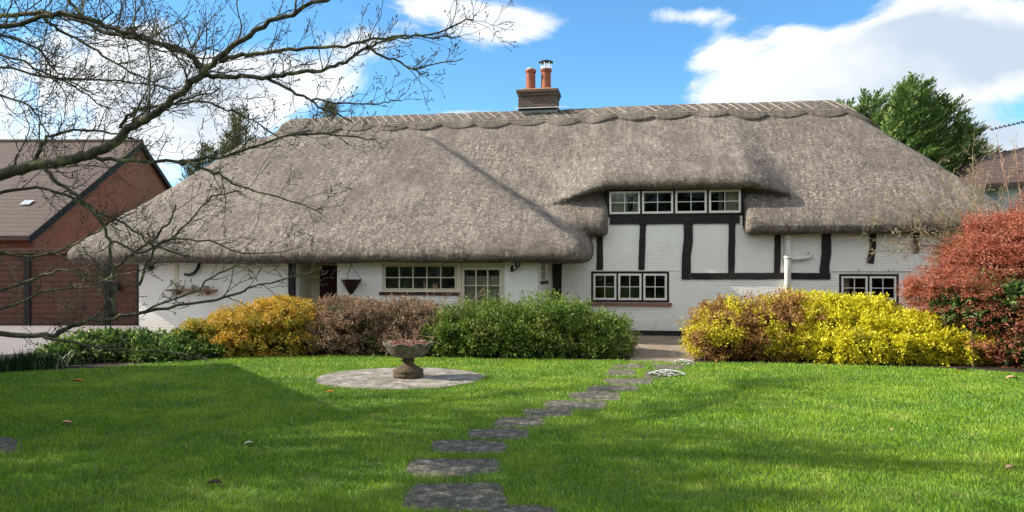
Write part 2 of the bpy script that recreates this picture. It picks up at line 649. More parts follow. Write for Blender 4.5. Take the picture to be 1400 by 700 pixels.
EDGE = [(-260, 530), (-120, 521), (0, 513), (100, 507.5), (200, 500), (310, 492), (450, 488.5), (600, 492), (740, 494), (860, 495.5), (935, 499),
        (1010, 499), (1120, 501), (1240, 505), (1330, 508), (1400, 513), (1500, 524), (1640, 540)]
edge_w = [G(u, v) for u, v in EDGE]
ex = np.array([p.x for p in edge_w])
ey = np.array([p.y for p in edge_w])


def lawn_back(x):
    return np.interp(x, ex, ey) + 0.28


nx = 70
xs = np.linspace(-16, 16, nx)
vs = []
for x in xs:
    for k in range(9):
        y0, y1 = -12, float(lawn_back(x))
        vs.append((x, y0 + (y1 - y0) * k / 8, 0.0))
fs = [(i * 9 + k, (i + 1) * 9 + k, (i + 1) * 9 + k + 1, i * 9 + k + 1) for i in range(nx - 1) for k in range(8)]
MB().add(vs, fs).build('lawn', MAT['lawn'])['kind'] = 'structure'
# planting bed
vs = []
for x in xs:
    vs.append((x, float(lawn_back(x)) + 0.0, -0.004))
    vs.append((x, 21.5, -0.004))
MB().add(vs, [(i * 2, (i + 1) * 2, (i + 1) * 2 + 1, i * 2 + 1) for i in range(nx - 1)]).build('flower_bed_soil', MAT['soil'])['kind'] = 'structure'
# path of brown brick between the beds, up to the cottage
pg = [G(858, 499), G(948, 502), G(952, 470), G(1010, 462.5), G(1010, 455), G(700, 455), G(700, 462), G(872, 468)]
MB().add([(p.x, p.y, 0.006) for p in pg], [tuple(range(len(pg)))]).build('path', MAT['path'])['kind'] = 'structure'
# gravel drive at the left
pg = [(-40, 15.3), (-12.2, 14.2), (-8.7, 17.2), (-8.2, 19.5), (-8.6, 30), (-40, 30)]
MB().add([(x, y, 0.004) for x, y in pg], [tuple(range(len(pg)))]).build('gravel_drive', MAT['gravel'])['kind'] = 'structure'


# ================================================================== cottage
TH = R(9.0)
P0 = Vector((0.17 * 20.2, 20.2, 0))
CN, SN = math.cos(TH), math.sin(TH)


def hp(u, v, d):
    """local (along facade, back from facade, height) of pixel u, v on the plane at depth d behind the facade"""
    k = (u - 700) / F
    s = (k * (P0.y + d * CN) - P0.x - d * SN) / (CN + k * SN)
    Y = P0.y - s * SN + d * CN
    return s, d, CAMZ + (HOR - v) / F * Y


def hs(u, d=0.0):
    return hp(u, 300, d)[0]


def hz(u, v, d=0.0):
    return hp(u, v, d)[2]


cottage = empty('thatched_cottage', P0, -TH)
tag(cottage, 'long white timber framed cottage with grey thatched roof and brick chimney behind the lawn', 'house')

# ---- roof as a signed field
D_R = 3.1
Z_R = 0.5 * (hz(1140, 140, D_R) + hz(520, 167, D_R)) + 0.10
S_RR = hs(1148, D_R)
S_RL = hs(395, D_R)
D_E = -0.62
ZB = hz(1120, 319, D_E)
ZE = ZB + 0.42
S_R = hs(1372, 0.6)
S_L = hs(93, -2.6)
D_EW = -3.02
ZBW = hz(500, 359, D_EW)
ZEW = ZBW + 0.34
S_C = hs(803, D_EW)
D_P = 1.5
S_P = hs(572, D_P)
ZP = hz(565, 180, D_P)
SH0, SH1 = hs(832), hs(1015)
ZBH = hz(925, 258, -0.3)
D_EH = -0.45


def smin(a, b, k):
    h = np.maximum(k - np.abs(a - b), 0) / k
    return np.minimum(a, b) - h * h * k * 0.25


def smax(a, b, k):
    return -smin(-a, -b, k)


def H_main(s, d):
    g = (Z_R - ZE) / (D_R - D_E)
    fr = ZE + (d - D_E) * g
    bk = Z_R - (d - D_R) * g
    h = smin(fr, bk, 0.35)
    tr = (Z_R - ZE) / (S_R - S_RR)
    h = smin(h, ZE + (S_R - s) * tr, 0.55)
    tl = (Z_R - ZEW) / (S_RL - S_L)
    h = smin(h, ZEW + (s - S_L) * tl, 0.45)
    return h


def H_hood(s, d):
    z1 = ZBH + 0.36
    g = (Z_R - 0.32 - z1) / (D_R - D_EH)
    fr = smin(z1 + (d - D_EH) * g, Z_R - 0.36 - (d - D_R) * 0.6, 0.3)
    er = np.maximum(s - (SH1 + 0.05), 0)
    el = np.maximum(SH0 - 0.1 - s, 0)
    return fr - 0.62 * er ** 1.5 - 0.30 * el ** 1.3 - 0.34 * el


def H_wing(s, d):
    gf = (ZP - ZEW) / (D_P - D_EW)
    fr = ZEW + (d - D_EW) * gf
    gr = (ZP - ZEW) / (S_C - S_P)
    m_ = -0.23
    rt = ZEW + ((S_C - s) - m_ * (d - D_EW)) * gr / (1 - m_ * gr / gf)
    tl = (Z_R - ZEW) / (S_RL - S_L)
    lf = ZEW + (s - S_L) * tl
    h = smin(fr, rt, 0.16)
    h = smin(h, lf, 0.6)
    return smin(h, ZP + 0.02 + 0 * s, 0.3)


def H_all(s, d):
    return smax(smax(H_main(s, d), H_hood(s, d), 0.55), H_wing(s, d), 0.12)


def field(s, d, z):
    hm = H_main(s, d)
    main = (z - hm) * 0.72
    # belly of the eave
    main = smax(main, ZB - z + 0 * s, 0.34)
    main = smax(main, (D_E - 0.02) - d, 0.36)
    main = smax(main, s - (S_R + 0.05), 0.4)
    main = np.maximum(main, d - (2 * D_R - D_E))
    main = smax(main, (S_L + 3.0) - s, 0.3)
    hood = (z - smax(hm, H_hood(s, d), 0.55)) * 0.75
    cx, hw = (SH0 + SH1) / 2 + 0.1, (SH1 - SH0) / 2
    e = np.maximum(np.abs(s - cx) - hw, 0)
    zb = ZBH - 0.20 * np.minimum(e, 3.0) ** 1.25
    hood = smax(hood, zb - z, 0.16)
    hood = smax(hood, (D_EH - 0.02) - d, 0.26)
    hood = np.maximum(hood, d - D_R)
    # opening of the upper windows
    bx = np.maximum(np.maximum(SH0 - 0.03 - s, s - SH1 - 0.03), z - ZBH)
    main = smax(main, -bx, 0.16)
    rec = np.maximum(bx, d - 2.4)          # the attic room behind the windows
    r = smin(main, hood, 0.07)
    r = np.maximum(r, -rec)
    wg = (z - H_wing(s, d)) * 0.8
    wg = smax(wg, ZBW - z + 0 * s, 0.30)
    wg = smax(wg, (D_EW - 0.02) - d, 0.36)
    wg = smax(wg, s - (S_C + 0.04), 0.40)
    wg = smax(wg, S_L - s, 0.40)
    wg = np.maximum(wg, d - (2 * D_R - D_E))
    return smin(r, wg, 0.12)


def surface_nets(x, y, z, vals):
    ins = vals < 0
    nx_, ny_, nz_ = vals.shape
    h = x[1] - x[0]
    cnt = np.zeros((nx_ - 1, ny_ - 1, nz_ - 1), np.int16)
    acc = np.zeros((nx_ - 1, ny_ - 1, nz_ - 1, 3), np.float32)

    def sl(o, n):
        return slice(o, n - 1 + o)
    for ax in range(3):
        o1, o2 = [a for a in range(3) if a != ax]
        for a in (0, 1):
            for b in (0, 1):
                lo = [0, 0, 0]
                lo[o1], lo[o2] = a, b
                hi = list(lo)
                hi[ax] = 1
                A = vals[sl(lo[0], nx_), sl(lo[1], ny_), sl(lo[2], nz_)]
                B = vals[sl(hi[0], nx_), sl(hi[1], ny_), sl(hi[2], nz_)]
                m = (A < 0) != (B < 0)
                t = A[m] / (A[m] - B[m])
                cnt[m] += 1
                tmp = np.zeros((len(t), 3), np.float32)
                tmp[:, ax] = t
                tmp[:, o1] = a
                tmp[:, o2] = b
                acc[m] += tmp
    act = cnt > 0
    idx = -np.ones(cnt.shape, np.int64)
    idx[act] = np.arange(act.sum())
    ii = np.argwhere(act)
    V = acc[act] / cnt[act][:, None] + ii
    V = V * h + np.array([x[0], y[0], z[0]])
    quads = []
    for ax in range(3):
        o1, o2 = [(1, 2), (2, 0), (0, 1)][ax]
        lo = [slice(None)] * 3
        hi = [slice(None)] * 3
        lo[ax] = slice(0, vals.shape[ax] - 1)
        hi[ax] = slice(1, vals.shape[ax])
        for o in (o1, o2):
            lo[o] = slice(1, vals.shape[o] - 1)
            hi[o] = slice(1, vals.shape[o] - 1)
        A = ins[tuple(lo)]
        B = ins[tuple(hi)]
        for flip, m in ((False, A & ~B), (True, ~A & B)):
            e = np.argwhere(m)
            if len(e) == 0:
                continue
            base = e.copy()
            c = []
            for (a, b) in ((0, 0), (1, 0), (1, 1), (0, 1)):
                q = base.copy()
                q[:, o1] += a
                q[:, o2] += b
                c.append(idx[q[:, 0], q[:, 1], q[:, 2]])
            q4 = np.stack(c, 1)
            if flip:
                q4 = q4[:, ::-1]
            quads.append(q4)
    return V, np.concatenate(quads)


hvox = 0.075
gx_ = np.arange(S_L - 0.5, S_R + 0.5, hvox)
gy_ = np.arange(D_EW - 0.4, 2 * D_R - D_E + 0.4, hvox)
gz_ = np.arange(ZBW - 0.3, Z_R + 0.4, hvox)
X, Yg, Z = np.meshgrid(gx_, gy_, gz_, indexing='ij')
vals = field(X.astype(np.float32), Yg.astype(np.float32), Z.astype(np.float32))
RV, RF = surface_nets(gx_, gy_, gz_, vals)


def grad(p):
    e = 0.02
    s, d, z = p[:, 0], p[:, 1], p[:, 2]
    g = np.stack([field(s + e, d, z) - field(s - e, d, z), field(s, d + e, z) - field(s, d - e, z), field(s, d, z + e) - field(s, d, z - e)], 1)
    return g / (np.linalg.norm(g, axis=1, keepdims=True) + 1e-9)


Gn = grad(RV)
dis = np.empty(len(RV))
for i, p in enumerate(RV):
    dis[i] = 0.035 * vnoise((p[0] * 0.55, p[1] * 0.55, p[2] * 1.1), 3.3) + 0.020 * vnoise((p[0] * 0.9, p[1] * 1.8, p[2] * 2.6), 9.1) \
        + 0.014 * vnoise((p[0] * 4.5, p[1] * 4.5, p[2] * 4.5), 1.1)
RV2 = RV + Gn * dis[:, None]
roof = npmesh('thatched_roof', RV2, RF, MAT['thatch'], cottage, smooth=True, rnd=rng.uniform(0.35, 0.65, len(RF)))

# straw ends standing out of the thatch
cen = RV2[RF].mean(1)
nrm = Gn[RF].mean(1)
nrm /= np.linalg.norm(nrm, axis=1, keepdims=True)
vis = (nrm[:, 1] < 0.35) & (nrm[:, 2] > -0.5)
cand = np.where(vis)[0]


def straws(cidx, n, ln, wd, lift):
    k = rng.choice(cidx, n)
    q = RF[k]
    w = rng.dirichlet([1, 1, 1, 1], n)
    p = (RV2[q] * w[:, :, None]).sum(1)
    nn = nrm[k]
    dn = np.tile([0, 0, -1.0], (n, 1))
    dn = dn - nn * (dn * nn).sum(1, keepdims=True)
    dl = np.linalg.norm(dn, axis=1, keepdims=True)
    dn = np.where(dl > 0.15, dn / np.maximum(dl, 1e-6), np.array([0, -1.0, 0]))
    side = np.cross(nn, dn)
    a = rng.normal(0, 0.45, n)[:, None]
    d = dn * np.cos(a) + side * np.sin(a) + nn * rng.uniform(lift * 0.3, lift, n)[:, None]
    d /= np.linalg.norm(d, axis=1, keepdims=True)
    sd_ = np.cross(nn, d)
    sd_ /= np.linalg.norm(sd_, axis=1, keepdims=True)
    L = (ln * rng.uniform(0.5, 1.4, n))[:, None]
    W = (wd * rng.uniform(0.6, 1.4, n))[:, None]
    p0 = p - nn * 0.012
    V = np.stack([p0 - sd_ * W, p0 + sd_ * W, p0 + d * L + sd_ * W * 0.8, p0 + d * L - sd_ * W * 0.8], 1).reshape(-1, 3)
    return V, np.arange(4 * n).reshape(n, 4), rng.uniform(0, 1, n)


sv, sf, sr = straws(cand, 230000, 0.050, 0.0062, 0.20)
npmesh('thatch_straw', sv, sf, MAT['thatch'], roof, rnd=sr)['kind'] = 'stuff'

# ridge cap, scalloped lower edge
SC = 1.13
s0c, s1c = S_RL - 0.15, S_RR + 0.95


def cap_w(s):
    f = ((s - s0c) / SC) % 1.0
    return 0.50 + 0.15 * (1 - abs(2 * f - 1) ** 2.0) + 0.02 * math.sin(s * 2.3)


ns = 420
nw = 10
vs = []
for i in range(ns):
    s = s0c + (s1c - s0c) * i / (ns - 1)
    wm = cap_w(s)
    row = []
    for j in range(nw + 1):
        w = -0.45 + (wm + 0.45) * j / nw
        d = D_R - w
        lift = 0.125 + 0.012 * vnoise((s * 3, w * 3, 0), 5)
        zz = float(smax(smax(H_main(np.float64(s), np.float64(d)), H_hood(np.float64(s), np.float64(d)), 0.55), H_wing(np.float64(s), np.float64(d)) - 0.03, 0.2)) + lift
        zz -= 0.03 * max(0.0, (w - wm + 0.12) / 0.12)
        row.append((s, d, zz))
    a = row[-1]
    row.append((a[0], a[1] - 0.004, a[2] - 0.012))
    row.append((a[0], a[1] + 0.05, a[2] - 0.10))
    vs += row
nr = nw + 3
fs = [(i * nr + j, (i + 1) * nr + j, (i + 1) * nr + j + 1, i * nr + j + 1) for i in range(ns - 1) for j in range(nr - 1)]
fs.append(tuple(range(nr)))
fs.append(tuple((ns - 1) * nr + j for j in range(nr - 1, -1, -1)))
ridge = MB().add(vs, fs).build('ridge_cap', MAT['ridge'], roof, smooth=True)


def capz(s, w):
    s, d = np.float64(s), np.float64(D_R - w)
    return float(smax(smax(H_main(s, d), H_hood(s, d), 0.55), H_wing(s, d) - 0.03, 0.2)) + 0.132


lg = MB()


def rod(sa, wa, sb, wb, n=4, r=0.011):
    pts = []
    for i in range(n + 1):
        f = i / n
        s, w = sa + (sb - sa) * f, wa + (wb - wa) * f
        pts.append((s, D_R - w, capz(s, w)))
    lg.tube(pts, r, 4)


s = s0c + 0.1
while s < s1c - 0.5:
    for a, b in ((0.10, 0.40),):
        j = random.uniform(-0.02, 0.02)
        if random.random() < 0.9:
            rod(s + j, a, s + 0.34 + 2 * j, b + j, 4, random.uniform(0.006, 0.012))
        if random.random() < 0.45:
            rod(s + 0.34 - j, a + 0.1, s - j, b, 4, random.uniform(0.005, 0.009))
    s += 0.30 + random.uniform(-0.06, 0.06)
for w in (0.05, 0.46):
    s = s0c + 0.1
    while s < s1c - 1.0:
        rod(s, w + random.uniform(-.01, .01), s + 0.8, w + random.uniform(-.01, .01), 5, 0.009)
        s += 0.86
lg.build('ridge_rod', MAT['ligger'], ridge)

# ---- walls
D_W = -2.42                 # front wall of the wing
SWL, SWR = hs(190, D_W), hs(735, D_W)
SRW = S_R - 0.75            # right end of the main wall
DB = 2 * D_R - 0.1


def wall_front(mb, s0, s1, z0, z1, d, th, holes):
    ss = sorted(set([s0, s1] + [h for q in holes for h in q[:2]]))
    zs = sorted(set([z0, z1] + [h for q in holes for h in q[2:4]]))
    ss = [x for x in ss if s0 <= x <= s1]
    zs = [x for x in zs if z0 <= x <= z1]

    def solid(i, j):
        if i < 0 or j < 0 or i >= len(ss) - 1 or j >= len(zs) - 1:
            return False
        cs, cz = (ss[i] + ss[i + 1]) / 2, (zs[j] + zs[j + 1]) / 2
        return not any(q[0] < cs < q[1] and q[2] < cz < q[3] for q in holes)
    for i in range(len(ss) - 1):
        for j in range(len(zs) - 1):
            if not solid(i, j):
                continue
            a, b, c, e = ss[i], ss[i + 1], zs[j], zs[j + 1]
            vs = [(a, d, c), (b, d, c), (b, d, e), (a, d, e), (a, d + th, c), (b, d + th, c), (b, d + th, e), (a, d + th, e)]
            fs = [(0, 1, 2, 3), (5, 4, 7, 6)]
            if not solid(i - 1, j):
                fs.append((4, 0, 3, 7))
            if not solid(i + 1, j):
                fs.append((1, 5, 6, 2))
            if not solid(i, j - 1):
                fs.append((4, 5, 1, 0))
            if not solid(i, j + 1):
                fs.append((3, 2, 6, 7))
            mb.add(vs, fs)


# openings
LW = (hs(808), hs(915), hz(860, 413.5), hz(860, 371))
RW = (hs(1147), hs(1229), hz(1188, 413.5), hz(1188, 374.5))
UW = (hs(830), hs(1016), hz(925, 296), ZBH + 0.05)
main_bot = hz(900, 452)
wb = MB()
wall_front(wb, SWR - 0.001, SRW, 0.10, ZB + 0.16, 0.0, 0.28, [LW, RW])
wall_front(wb, SH0 - 0.02, SH1 + 0.02, ZB + 0.16, ZBH + 0.1, 0.0, 0.28, [UW])
wb.box(SRW - 0.28, SRW, 0.28, DB, 0.0, ZB + 0.16)
wb.box(SWL, SRW, DB, DB + 0.28, 0.0, ZB + 0.16)
wb.build('main_wall', MAT['wall'], cottage)
pb = MB().box(SWR + 0.02, SRW + 0.01, -0.035, 0.0, -0.02, main_bot)
pb.build('plinth', MAT['timber'], cottage)

WW = (hs(522, D_W), hs(625.5, D_W), hz(575, 399, D_W), hz(575, 360, D_W))
DD = (hs(626.5, D_W), hs(690, D_W), 0.02, hz(655, 359.5, D_W))
PO = (hs(403, D_W), hs(461, D_W), 0.02, ZBW + 0.2)
wb = MB()
wall_front(wb, SWL, SWR, 0.0, ZBW + 0.2, D_W, 0.26, [WW, DD, PO])
# left end wall
wb.box(SWL, SWL + 0.26, D_W + 0.26, DB, 0.0, ZBW + 0.2)
# wall between wing and main house at the back of the rooms
wb.box(SWL + 0.26, SWR - 0.3, 1.2, 1.4, 0.0, ZBW + 0.2)
wb.build('wing_wall', MAT['wall'], cottage)
# right side wall of the wing with its small window opening
side_d = (-1.75, -0.72, hz(744, 384, -1.2), hz(744, 358, -1.2))
sb = MB()
tmp = MB()
wall_front(tmp, D_W + 0.001, 0.0, 0.0, ZBW + 0.3, 0.0, 0.26, [side_d])
for (a, b, c) in tmp.v:
    sb.v.append((SWR - b, a, c))
sb.f = list(tmp.f)
sb.build('wing_side_wall', MAT['wall'], cottage)


def casement_window(name, s0, s1, z0, z1, d, n, cols, rows, outer, inner, fw=0.035, cw=0.05, gb=0.02, sill=None, sillmat=None, depth=0.09, cur=(), glass_back=0.035, gap=0.03):
    """outer frame, n casements with glazing bars, one pane mesh, sill; facing -d"""
    f = MB()
    f.box(s0, s0 + fw, d, d + depth, z0, z1)
    f.box(s1 - fw, s1, d, d + depth, z0, z1)
    f.box(s0 + fw, s1 - fw, d, d + depth, z1 - fw, z1)
    f.box(s0 + fw, s1 - fw, d, d + depth, z0, z0 + fw)
    w = (s1 - s0 - 2 * fw - (n - 1) * gap) / n
    for i in range(1, n):
        a = s0 + fw + i * w + (i - 1) * gap
        f.box(a, a + gap, d + 0.002, d + depth, z0 + fw, z1 - fw)
    fr = f.build(name, outer, cottage, bevel=0.004)
    g = MB()
    for i in range(n):
        a = s0 + fw + i * (w + gap) + 0.004
        b = a + w - 0.008
        c, e = z0 + fw + 0.004, z1 - fw - 0.004
        dd = d - 0.012
        k = MB()
        k.box(a, a + cw, dd, dd + 0.05, c, e)
        k.box(b - cw, b, dd, dd + 0.05, c, e)
        k.box(a + cw, b - cw, dd + 0.0005, dd + 0.05, e - cw, e)
        k.box(a + cw, b - cw, dd + 0.0005, dd + 0.05, c, c + cw * 1.1)
        iw, ih = (b - a - 2 * cw), (e - c - 2.1 * cw)
        for q in range(1, cols):
            x = a + cw + iw * q / cols
            k.box(x - gb / 2, x + gb / 2, dd + 0.006, dd + 0.044, c + cw, e - cw)
        for q in range(1, rows):
            z = c + cw * 1.1 + ih * q / rows
            k.box(a + cw, b - cw, dd + 0.009, dd + 0.041, z - gb / 2, z + gb / 2)
        k.build('casement', inner, fr, bevel=0.003)
        y = dd + glass_back - 0.008 + random.uniform(-.001, .001)
        tl = random.uniform(-0.006, 0.006)
        g.add([(a + cw, y, c + cw), (b - cw, y + tl, c + cw), (b - cw, y + tl, e - cw), (a + cw, y, e - cw)], [(0, 1, 2, 3)])
    g.build('pane', MAT['glass'], fr)
    if sill:
        q = MB().box(s0 - sill, s1 + sill, d - 0.09, d + 0.05, z0 - 0.085, z0 - 0.004)
        q.build('sill', sillmat, fr, bevel=0.006)
    for (ca, cb) in cur:
        c = MB()
        x0, x1 = s0 + (s1 - s0) * ca, s0 + (s1 - s0) * cb
        m = 40
        v_ = []
        for i in range(m + 1):
            x = x0 + (x1 - x0) * i / m
            yy = d + 0.16 + 0.022 * math.sin(i * 1.25) + 0.01 * math.sin(i * 0.6)
            v_ += [(x, yy, z0 + 0.01), (x, yy + 0.005, z1 - 0.01)]
        c.add(v_, [(2 * i, 2 * i + 2, 2 * i + 3, 2 * i + 1) for i in range(m)])
        c.build('curtain', MAT['curtain'], fr, smooth=True)
    return fr


uwz1 = hz(925, 258.5)
uwz0 = hz(925, 294)
casement_window('window', hs(831), hs(1015), uwz0, uwz1, -0.02, 4, 2, 2, MAT['timber'], MAT['whitepaint'], fw=0.04, cw=0.055, gap=0.05,
                cur=((0.02, 0.15), (0.19, 0.235), (0.83, 0.86), (0.885, 0.99)))
casement_window('window', *LW, 0.01, 3, 2, 2, MAT['timber'], MAT['whitepaint'], fw=0.06, cw=0.055, gap=0.045, sill=0.07, sillmat=MAT['sill'])
casement_window('window', *RW, 0.01, 2, 2, 2, MAT['timber'], MAT['whitepaint'], fw=0.06, cw=0.05, gap=0.045, sill=0.05, sillmat=MAT['sill'], cur=((0.02, 0.2),))
casement_window('window', *WW, D_W + 0.05, 1, 5, 2, MAT['cream'], MAT['cream'], fw=0.05, cw=0.03, gb=0.028, sill=0.06, sillmat=MAT['darksill'])
# small side window of the wing, turned to face right
f = MB()
a0, a1, b0, b1 = side_d
xx = SWR
f.box(xx - 0.10, xx + 0.012, a0, a0 + 0.05, b0, b1)
f.box(xx - 0.10, xx + 0.012, a1 - 0.05, a1, b0, b1)
f.box(xx - 0.10, xx + 0.010, a0 + 0.05, a1 - 0.05, b1 - 0.05, b1)
f.box(xx - 0.10, xx + 0.010, a0 + 0.05, a1 - 0.05, b0, b0 + 0.05)
am = (a0 + a1) / 2
f.box(xx - 0.09, xx + 0.006, am - 0.012, am + 0.012, b0 + 0.05, b1 - 0.05)
f.box(xx - 0.088, xx + 0.004, a0 + 0.05, a1 - 0.05, (b0 + b1) / 2 - 0.012, (b0 + b1) / 2 + 0.012)
fr = f.build('window', MAT['whitepaint'], cottage)
MB().add([(xx - 0.04, a0, b0), (xx - 0.04, a1, b0), (xx - 0.04, a1, b1), (xx - 0.04, a0, b1)], [(0, 1, 2, 3)]).build('pane', MAT['glass'], fr)
MB().box(xx - 0.02, xx + 0.09, a0 - 0.06, a1 + 0.06, b0 - 0.08, b0 - 0.003).build('sill', MAT['darksill'], fr)

# glazed garden door
d0, d1, dz0, dz1 = DD
f = MB()
f.box(d0, d0 + 0.07, D_W + 0.03, D_W + 0.13, dz0, dz1)
f.box(d1 - 0.07, d1, D_W + 0.03, D_W + 0.13, dz0, dz1)
f.box(d0 + 0.07, d1 - 0.07, D_W + 0.03, D_W + 0.13, dz1 - 0.10, dz1)
door = f.build('door', MAT['cream'], cottage, bevel=0.004)
k = MB()
a, b, c, e = d0 + 0.075, d1 - 0.075, dz0 + 0.02, dz1 - 0.105
dd = D_W + 0.045
gl0 = 0.62
k.box(a, a + 0.07, dd, dd + 0.045, c, e)
k.box(b - 0.07, b, dd, dd + 0.045, c, e)
k.box(a + 0.07, b - 0.07, dd + 0.001, dd + 0.045, e - 0.07, e)
k.box(a + 0.07, b - 0.07, dd + 0.001, dd + 0.045, c, gl0)
for q in (1, 2):
    x = a + 0.07 + (b - a - 0.14) * q / 3
    k.box(x - 0.018, x + 0.018, dd + 0.004, dd + 0.04, gl0, e - 0.07)
for q in (1, 2):
    z = gl0 + (e - 0.07 - gl0) * q / 3
    k.box(a + 0.07, b - 0.07, dd + 0.008, dd + 0.037, z - 0.012, z + 0.012)
leaf = k.build('door_leaf', MAT['cream'], door, bevel=0.003)
MB().add([(a, dd + 0.024, gl0), (b, dd + 0.024, gl0), (b, dd + 0.024, e - 0.03), (a, dd + 0.024, e - 0.03)], [(0, 1, 2, 3)]).build('pane', MAT['glass'], door)
c = MB()
v_ = []
for i in range(50):
    x = a + (b - a) * i / 49
    yy = dd + 0.16 + 0.02 * math.sin(i * 1.2)
    v_ += [(x, yy, 0.3), (x, yy, e - 0.22)]
c.add(v_, [(2 * i, 2 * i + 2, 2 * i + 3, 2 * i + 1) for i in range(49)]).build('curtain', MAT['curtain'], door, smooth=True)
MB().lathe(0, 0, [(0.0, 0), (0.02, 0.003), (0.024, 0.02), (0.012, 0.035), (0.0, 0.04)], 10).build('handle', MAT['blackmetal'], door, loc=None).location = (b - 0.035, dd - 0.03, 0.95)

# porch recess: side walls, back wall, dark inner door, bench
p0, p1 = PO[0], PO[1]
f = MB()
f.box(p0 - 0.10, p0 - 0.002, D_W + 0.262, D_W + 1.0, 0.0, ZBW + 0.15)
f.box(p1 + 0.002, p1 + 0.10, D_W + 0.262, D_W + 1.0, 0.0, ZBW + 0.15)
f.box(p0 - 0.5, p1 + 0.1, D_W + 1.0, D_W + 1.1, 0.0, ZBW + 0.15)
f.build('porch_wall', MAT['cream'], cottage)
f = MB()
xm = p0 + (p1 - p0) * 0.52
xm, p1 = hs(437, D_W + 0.95), hs(463, D_W + 0.95)
f.box(xm, p1 - 0.03, D_W + 0.95, D_W + 0.997, 0.02, 1.92)
for q in range(5):
    x = xm + 0.03 + (p1 - 0.06 - xm) * q / 5
    f.box(x, x + 0.085, D_W + 0.93, D_W + 0.95, 0.06, 1.88)
dr = f.build('porch_door', MAT['door_brown'], cottage, bevel=0.003)
MB().tube([(xm + 0.09, D_W + 0.91, 0.98), (xm + 0.16, D_W + 0.90, 0.98)], 0.012, 6).build('handle', MAT['blackmetal'], dr)
f = MB().box(p0 + 0.20, p1 - 0.02, D_W + 0.3, D_W + 0.8, 0.75, 0.80).box(p0 + 0.24, p0 + 0.30, D_W + 0.35, D_W + 0.75, 0, 0.75).box(p1 - 0.10, p1 - 0.05, D_W + 0.35, D_W + 0.75, 0, 0.75)
f.build('porch_seat', MAT['door_brown'], cottage)


# ---- timbers
def timber(name, pts, w, d=0.0, proud=0.03, jit=0.014, mat=None, seed=0):
    """irregular hand hewn timber following (s, z) points"""
    pts = [Vector((p[0], p[1])) for p in pts]
    L, Rr = [], []
    n = 16
    tot = sum((pts[i + 1] - pts[i]).length for i in range(len(pts) - 1))
    for i in range(n + 1):
        t = tot * i / n
        k = 0
        while k < len(pts) - 2 and t > (pts[k + 1] - pts[k]).length:
            t -= (pts[k + 1] - pts[k]).length
            k += 1
        dv = (pts[k + 1] - pts[k])
        p = pts[k] + dv.normalized() * t
        nn = Vector((-dv.y, dv.x)).normalized()
        q = i * tot / n
        bow = 0.6 * jit * mnoise.noise(Vector((q * 1.1, seed * 3.7, 0)))
        a = w / 2 * (1 + 0.08 * mnoise.noise(Vector((q * 1.5, seed * 7.1, 2)))) + jit * 0.6 * mnoise.noise(Vector((q * 4.5, seed * 5.3, 5)))
        b = w / 2 * (1 + 0.12 * mnoise.noise(Vector((q * 1.5, seed * 9.1, 7)))) + jit * 0.6 * mnoise.noise(Vector((q * 4.5, seed * 2.3, 9)))
        L.append(p + nn * (a + bow))
        Rr.append(p - nn * (b - bow))
    vs, fs = [], []
    m = n + 1
    for i in range(m):
        vs += [(L[i].x, d - proud, L[i].y), (Rr[i].x, d - proud, Rr[i].y), (L[i].x, d + 0.05, L[i].y), (Rr[i].x, d + 0.05, Rr[i].y)]
    for i in range(n):
        o, q = 4 * i, 4 * i + 4
        fs += [(o, o + 1, q + 1, q), (o + 2, o, q, q + 2), (o + 1, o + 3, q + 3, q + 1)]
    fs += [(0, 2, 3, 1), (4 * n, 4 * n + 1, 4 * n + 3, 4 * n + 2)]
    return MB().add(vs, fs).build(name, mat or MAT['timber'], cottage)


def V2(u, v):
    return (hs(u), hz(u, v))


PX = P0.y / F
timber('timber_post', [V2(761.5, 340), V2(761.5, 412), V2(762, 440)], 13 * PX, seed=1)
timber('timber_post', [V2(820, 300), V2(820, 369)], 8.5 * PX, seed=2)
timber('timber_post', [V2(879, 305), V2(878, 340), V2(877, 369)], 8.5 * PX, seed=3)
timber('timber_post', [V2(941, 305), V2(941, 330), V2(938.5, 348), V2(938, 382)], 12 * PX, seed=4, proud=0.036)
timber('timber_post', [V2(1001, 303), V2(1000, 374)], 8.5 * PX, seed=5)
timber('timber_post', [V2(1063, 306), V2(1063, 350), V2(1062, 374)], 8 * PX, seed=6)
timber('timber_post', [V2(1129, 308), V2(1129.5, 345), V2(1127, 365), V2(1127, 374)], 12 * PX, seed=7)
timber('timber_post', [V2(1193, 308), V2(1193.5, 335), V2(1190, 360)], 8 * PX, seed=8)
timber('timber_post', [V2(1253, 306), V2(1252, 346)], 7 * PX, seed=9)
timber('timber_beam', [(hs(834), hz(925, 300)), (hs(1011), hz(925, 300.5))], 11.5 * PX, seed=10, proud=0.045)
timber('timber_beam', [(hs(945), hz(1040, 377.5)), (hs(1135), hz(1040, 377.5))], 8.5 * PX, seed=11, proud=0.033)
timber('timber_post', [(hs(399, D_W), 0.02), (hs(399, D_W), ZBW + 0.1)], 9.5 * 0.0186, d=D_W, seed=12)
# projecting string course lines and a thin cable over the lower windows
f = MB()
f.box(hs(790), hs(934), -0.012, 0.0, hz(860, 370), hz(860, 368.8))
f.build('string_course', MAT['wall'], cottage)
f = MB().tube([(hs(1137), -0.02, hz(1188, 371.5)), (hs(1250), -0.02, hz(1188, 371.5))], 0.007, 6)
f.tube([(hs(1174), -0.03, hz(1188, 371)), (hs(1174), -0.03, hz(1188, 368))], 0.01, 6)
f.tube([(hs(1214), -0.03, hz(1188, 371)), (hs(1214), -0.03, hz(1188, 368))], 0.01, 6)
f.build('cable', MAT['sill'], cottage)
